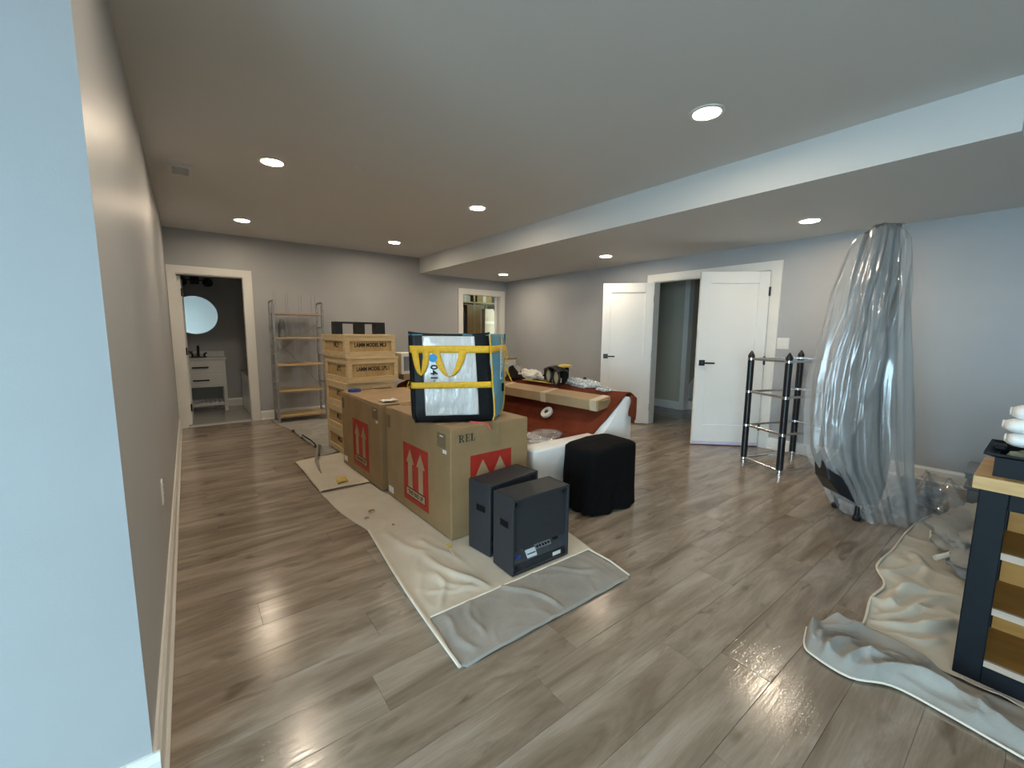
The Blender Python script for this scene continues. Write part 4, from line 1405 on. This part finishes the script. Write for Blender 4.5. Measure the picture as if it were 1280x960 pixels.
B(-.07, .07, -.05, .05, 2.03, 2.075).build('top_cap', 'black_metal', t, bevel=.006).matrix_local = Matrix.Translation(tw(2.62, 0, 0)) @ Matrix.Rotation(-YAW, 4, 'Z')
MB().add([tw(l, d, z) for l, d, z in ((2.335, -.10, .29), (2.41, -.12, .19), (2.53, -.13, .12), (2.53, .06, .12), (2.41, .06, .19), (2.335, .05, .29), (2.315, -.08, .42), (2.315, .05, .42), (2.46, -.10, .60), (2.46, .06, .60))],
         [(0, 1, 4, 5), (1, 2, 3, 4), (0, 5, 7, 6), (6, 7, 9, 8), (0, 6, 8, 2, 1), (5, 4, 3, 9, 7), (2, 8, 9, 3)]).build('lower_bow', 'black_plastic', t, bevel=.01)
for l, d in ((2.535, -.13), (2.70, .0), (2.56, .10)):
    c = tw(l, d, 0)
    MB().lathe([(.022, 0), (.026, .012), (.026, .03), (.016, .04), (.016, .11)], 16, c).build('foot', 'black_plastic', t, True)

film = thing('plastic_sheet', 'clear plastic sheeting draped over the tall tower speaker', 'plastic sheet', (0, 0, 0))
Ltab = [(0, 2.545), (.02, 2.44), (.06, 2.405), (.22, 2.315), (.40, 2.265), (.52, 2.24), (.64, 2.245), (.76, 2.275), (.82, 2.32), (.88, 2.41), (1, 2.545)]
Rtab = [(0, 2.60), (.01, 2.72), (.05, 2.755), (.25, 2.80), (.5, 2.86), (.75, 2.93), (.92, 2.965), (1, 2.975)]
Dtab = [(0, .03), (.03, .10), (.2, .15), (.5, .19), (.8, .22), (1, .235)]


def filmf(u, v):
    a = u * 2 * PI
    ca, sa = math.cos(a), math.sin(a)
    left = max(0, -ca)
    hem = .012 + .01 * math.sin(9 * a)
    z = lerp(2.085, hem, v ** .93)
    w = (2.085 - z) / 2.08
    z -= .05 * left ** 1.5 * max(0, 1 - w * 3)
    l0, l1, dd = interp(Ltab, w), interp(Rtab, w), interp(Dtab, w)
    fold = .075 * math.sin(13 * a + 1.5 * math.sin(3 * w + a)) + .045 * math.sin(23 * a + 4 * w) + .09 * nz3(ca * 2.3, sa * 2.3, w * 2.2)
    fold *= .35 + .9 * min(1, w * 1.6)
    # a crossing diagonal fold on the camera side
    dg = (ca * .8 - .9 + w * 2.2)
    fold += .16 * math.exp(-(dg * 7) ** 2) * (1 if sa < 0 else 0)
    r = 1 + fold * (.45 if abs(ca) > .9 else 1)
    r = min(r, 1.12)
    return tw((l0 + l1) / 2 + (l1 - l0) / 2 * ca * r, dd * sa * r, z)


MB().sheet(filmf, 200, 70, .0015).build('film', 'clear_film', film, 'all')


def flap(u, v):
    # second layer: a free edge sweeping from the top towards the lower left
    z = lerp(2.07, .36 + 1.1 * u ** 1.3 + .04 * math.sin(u * 9), v)
    w = (2.085 - z) / 2.08
    l1 = lerp(2.66, 2.60, v)
    l0 = interp(Ltab, w) - .012
    l = lerp(l0, l1, u)
    dd = interp(Dtab, w) * math.sqrt(max(0.02, 1 - ((l - 2.57) / .36) ** 2))
    return tw(l, -dd - .022 - .018 * math.sin(u * 22 + v * 5 + 3 * nz3(u * 3, v * 3)) - .01 * math.sin(u * 47 + v * 9), z)


MB().sheet(flap, 90, 60, .0015).build('loose_layer', 'clear_film_light', film, 'all')
# trailing plastic on the floor by the wall
tr = thing('plastic_heap', 'heap of clear plastic sheeting trailing on the floor near the grey bins', 'plastic sheet', (0, 0, 0))


def heap(cx, cy, sx, sy, h, seed):
    def fn(u, v):
        x, y = (u - .5) * 2, (v - .5) * 2
        e = max(0, 1 - (x * x + y * y) * .85)
        rx = 1 + .2 * nz3(x * 2 + seed, y * 2)
        rid = 1 - 2 * abs(nz3(x * 1.8 + seed, y * 1.8, 2))
        z = .008 + h * e ** .8 * (.45 + .6 * max(0, rid)) + .035 * abs(nz3(x * 5, y * 5, seed)) * min(1, e * 3)
        return (cx + x * sx * rx, cy + y * sy * rx, z)
    return fn


MB().sheet(heap(4.45, .50, .36, .24, .26, 2), 70, 60, .0015).build('film', 'clear_film_floor', tr, 'all')
MB().sheet(heap(4.22, .54, .26, .18, .11, 8), 50, 40, .0015).build('film_fold', 'clear_film_floor', tr, 'all')
crumple('grey_bundle', 'dark grey bundle inside the trailing plastic heap', 'bundle', (4.50, .52, .006), (.16, .12, .09), 'bin_grey', 31, amp=.4)

# ------------------------------------------------------------------ drop cloth on the right
t = thing('drop_cloth', 'rumpled canvas drop cloth under the bookcase with its edge turned over', 'drop cloth', (0, 0, 0))
RA = [(2.30, .43), (2.36, .41), (2.62, .44), (2.83, .43), (3.02, .50), (3.34, .49), (3.70, .49), (4.02, .47), (4.30, .42)]
RB = [(2.20, -.9), (2.4, -.9), (2.6, -.9), (2.85, -.95), (3.1, -1.0), (3.4, -1.0), (3.7, -1.0), (4.0, -.9), (4.3, -.8)]


CR3 = [(2.42, .36, 2.75, .10, .03, .02), (2.50, .38, 2.9, .20, .025, .018), (2.62, .40, 2.95, .30, .03, .022), (2.80, .38, 3.02, .12, .028, .018), (2.55, .28, 2.72, .05, .02, .015),
       (2.95, .44, 3.3, .36, .02, .02), (3.05, .30, 3.4, .40, .016, .025), (2.36, .32, 2.5, .16, .02, .014), (2.70, .30, 2.80, -.1, .02, .02)]


def zr(x, y, u, v):
    flat = 1.0
    if 2.27 < x < 2.74 and y < .17:
        flat = max(0, min(1, max((y - .13) / .04, (x - 2.70) / .04, (2.30 - x) / .03)))
    edge = max(0, 1 - u / .03)
    return .006 + (wrinkle(x, y, .016, 3.3, 0, 17) + creases(x, y, CR3) + .008 * edge * abs(math.sin(v * 9))) * flat


MB().sheet(ruled(RA, RB, zr), 130, 180, .003).build('cloth', 'canvas', t, 'all')
OA = [(2.125, .56), (2.0, .53), (1.955, .49), (1.935, .36), (2.015, .25), (2.01, .10), (1.985, -.07), (1.96, -.3), (1.95, -.9)]
OB = [(2.29, .47), (2.30, .44), (2.32, .40), (2.335, .32), (2.29, .20), (2.25, .09), (2.262, -.06), (2.262, -.3), (2.262, -.9)]


CR4 = [(1.97, .47, 2.2, .36, .03, .016), (1.98, .40, 2.15, .26, .03, .014), (2.05, .50, 2.22, .42, .02, .012), (2.04, .30, 2.12, .12, .025, .016), (2.10, .20, 2.06, -.1, .02, .02), (2.15, .34, 2.2, .1, .02, .018)]


def zo(x, y, u, v):
    e = min(1, min(u, 1 - u) * 8)
    return .012 + .035 * e * (.5 + .5 * math.sin(u * 7 + v * 5 + 2 * nz3(x * 6, y * 6))) + .022 * e * max(0, 1 - v * 3.5) + (wrinkle(x, y, .018, 5, 0, 23) + creases(x, y, CR4)) * e


MB().sheet(ruled(OB, OA, zo), 60, 150, .003).build('turned_edge', 'canvas_grey', t, 'all')
MB().tube([(*smooth_poly([(p[0], p[1]) for p in OA], i / 40), .012) for i in range(41)], .0045, 6).build('hem', 'canvas_hem', t, True)
MB().tube([(*smooth_poly(RA, i / 40), .016 + .006 * abs(math.sin(i / 40 * 9))) for i in range(41)], .006, 6).build('hem', 'canvas_hem', t, True)
crumple('fabric_bundle', 'bundled grey canvas with a rolled edge behind the bookcase', 'bundle', (3.72, .16, .03), (.46, .20, .11), 'bundle_grey', 41, seg=34, amp=.55)
crumple('fabric_bundle', 'folded grey cloth lying at the foot of the bundled canvas', 'bundle', (3.32, .12, .03), (.17, .14, .06), 'bin_grey', 47, amp=.4)
tag(MB().tube([(3.62, .36, .05), (3.60, .36, .12), (3.63, .35, .17), (3.67, .34, .17), (3.68, .34, .10)], .012, 8).build('rope_loop', 'canvas_hem', None, True),
    'pale cord loop on the bundled grey canvas', 'cord')
tag(MB().tube([(3.25, .30, .08), (3.35, .22, .12), (3.46, .14, .17), (3.55, .05, .20)], .014, 8).build('rolled_hem', 'canvas_hem', None, True),
    'pale rolled hem crossing the folded grey cloth', 'cord')

# grey storage bins by the wall
t = thing('storage_bin', 'grey plastic storage bin with ribbed rim by the baseboard', 'bin', (4.86, .10, 0), 0)
m = MB()


def bin_ring(z, s):
    return [(-.20 * s, -.24 * s), (.20 * s, -.24 * s), (.20 * s, .24 * s), (-.20 * s, .24 * s)]


for (z0, z1, s0) in ((.0, .155, .90),):
    m.prism(bin_ring(0, s0), z0, z1)
m.build('body', 'bin_grey', t, bevel=.015, seg=2)
MB().prism(bin_ring(0, .98), .155, .185).build('rim', 'bin_grey', t, bevel=.006)
t2 = thing('storage_bin', 'grey plastic storage bin nested on top of another bin', 'bin', (4.86, .10, .185), R(2))
MB().prism(bin_ring(0, .93), 0, .05).build('body', 'bin_grey', t2, bevel=.008)
MB().prism(bin_ring(0, 1.0), .05, .085).build('rim', 'bin_grey', t2, bevel=.006)
MB().prism(bin_ring(0, 1.03), .085, .105).build('lid', 'bin_grey', t2, bevel=.006)

# ------------------------------------------------------------------ bookcase
bc = thing('bookcase', 'black framed bookcase with wooden top and shelves', 'bookcase', (2.31, .125, .005))
BD, BW, BHH = .36, 1.15, .755
pw = .075
for yy in (0, -BW + pw):
    for xx in (0, BD - .05):
        B(xx, xx + .05, yy - pw, yy, 0, BHH).build('post', 'case_blue_black', bc, bevel=.003)
B(0, .03, -BW + pw, -pw, 0, .07).build('bottom_rail', 'case_blue_black', bc, bevel=.002)
B(0, .03, -BW + pw, -pw, .69, BHH).build('top_rail', 'case_blue_black', bc, bevel=.002)
for yy in (-.028, -BW + .016):
    B(.05, BD - .05, yy - .012, yy, .02, BHH).build('side_panel', 'case_blue_black', bc)
B(BD - .05, BD - .038, -BW + pw, -pw, .03, BHH).build('back_panel', 'case_wood', bc)
for z0 in (.072, .285, .505):
    B(.02, BD - .052, -BW + .045, -.045, z0, z0 + .02).build('shelf', 'case_wood', bc)
    B(.006, .02, -BW + .076, -.076, z0 - .004, z0 + .022).build('shelf_edge', 'case_edge', bc)
for yy in (-.052, -BW + .052):
    B(.05, BD - .055, yy - .003, yy + .003, .09, BHH - .01).build('inner_side', 'case_wood', bc)
for i in range(4):
    xa = -.025 + i * .1025
    B(xa, xa + .1020, -BW - .02, .018, BHH, BHH + .048).build('top_board', 'case_top', bc, bevel=.002)

ty = thing('serving_tray', 'black deep tray with flared rim on the bookcase top', 'tray', (2.335, .100, .808), 0)
m = MB()
x0, x1, y0, y1 = 0, .26, -.42, 0
m.box(x0, x1, y0, y1, 0, .008)
m.box(x0, x0 + .008, y0, y1, .008, .078).box(x1 - .008, x1, y0, y1, .008, .078).box(x0 + .008, x1 - .008, y0, y0 + .008, .008, .078).box(x0 + .008, x1 - .008, y1 - .008, y1, .008, .078)
m.build('tub', 'case_blue_black', ty)
m = MB()
o_ = .028
for (p, q) in (((x0, y0), (x1, y0)), ((x1, y0), (x1, y1)), ((x1, y1), (x0, y1)), ((x0, y1), (x0, y0))):
    cx_, cy_ = (x0 + x1) / 2, (y0 + y1) / 2
    def outp(pt):
        return (pt[0] + math.copysign(o_, pt[0] - cx_), pt[1] + math.copysign(o_, pt[1] - cy_))
    P_, Q_ = outp(p), outp(q)
    m.add([(*p, .070), (*q, .070), (*Q_, .082), (*P_, .082), (*p, .078), (*q, .078), (*Q_, .090), (*P_, .090)],
          [(3, 2, 1, 0), (4, 5, 6, 7), (0, 1, 5, 4), (1, 2, 6, 5), (2, 3, 7, 6), (3, 0, 4, 7)])
m.build('rim', 'case_blue_black', ty)
B(.10, .16, -.02, .012, .082, .10).build('grip', 'case_blue_black', ty, bevel=.004)


def rolled(label, z, x, ya, yb, r, sd):
    def fn(u, v):
        a = u * 2 * PI
        k = 1 + .10 * nz3(math.cos(a) * 1.5 + sd, math.sin(a) * 1.5, v * 3)
        e = min(1, math.sqrt(max(0, min(v, 1 - v) * 14)) * .4 + .6)
        return (x + math.cos(a) * r * 2.1 * k * e, lerp(ya, yb, v), z + math.sin(a) * r * k * e)
    t = thing('rolled_towel', label, 'towel', (0, 0, 0), 0, 'white towels in the tray')
    MB().sheet(fn, 32, 20, .006).build('roll', 'towel_white', t, 'all')
    MB().tube([(x + .03 * math.cos(i * .5) * (1 - i / 26), ya + .003, z + .016 * math.sin(i * .5) * (1 - i / 26)) for i in range(24)], .003, 5).build('spiral_edge', 'towel_white', t, True)


rolled('white rolled towel at the bottom of the towel pile, on green cloth', .945, 2.40, .082, -.30, .027, 1)
rolled('white rolled towel in the middle of the towel pile', .996, 2.40, .092, -.28, .027, 5)
rolled('white rolled towel on top of the towel pile', 1.047, 2.40, .078, -.30, .027, 9)
crumple('green_cloth', 'patterned green cloth stuffed into the black tray', 'cloth', (2.43, -.10, .816), (.10, .18, .06), 'cloth_green', 51, amp=.35)
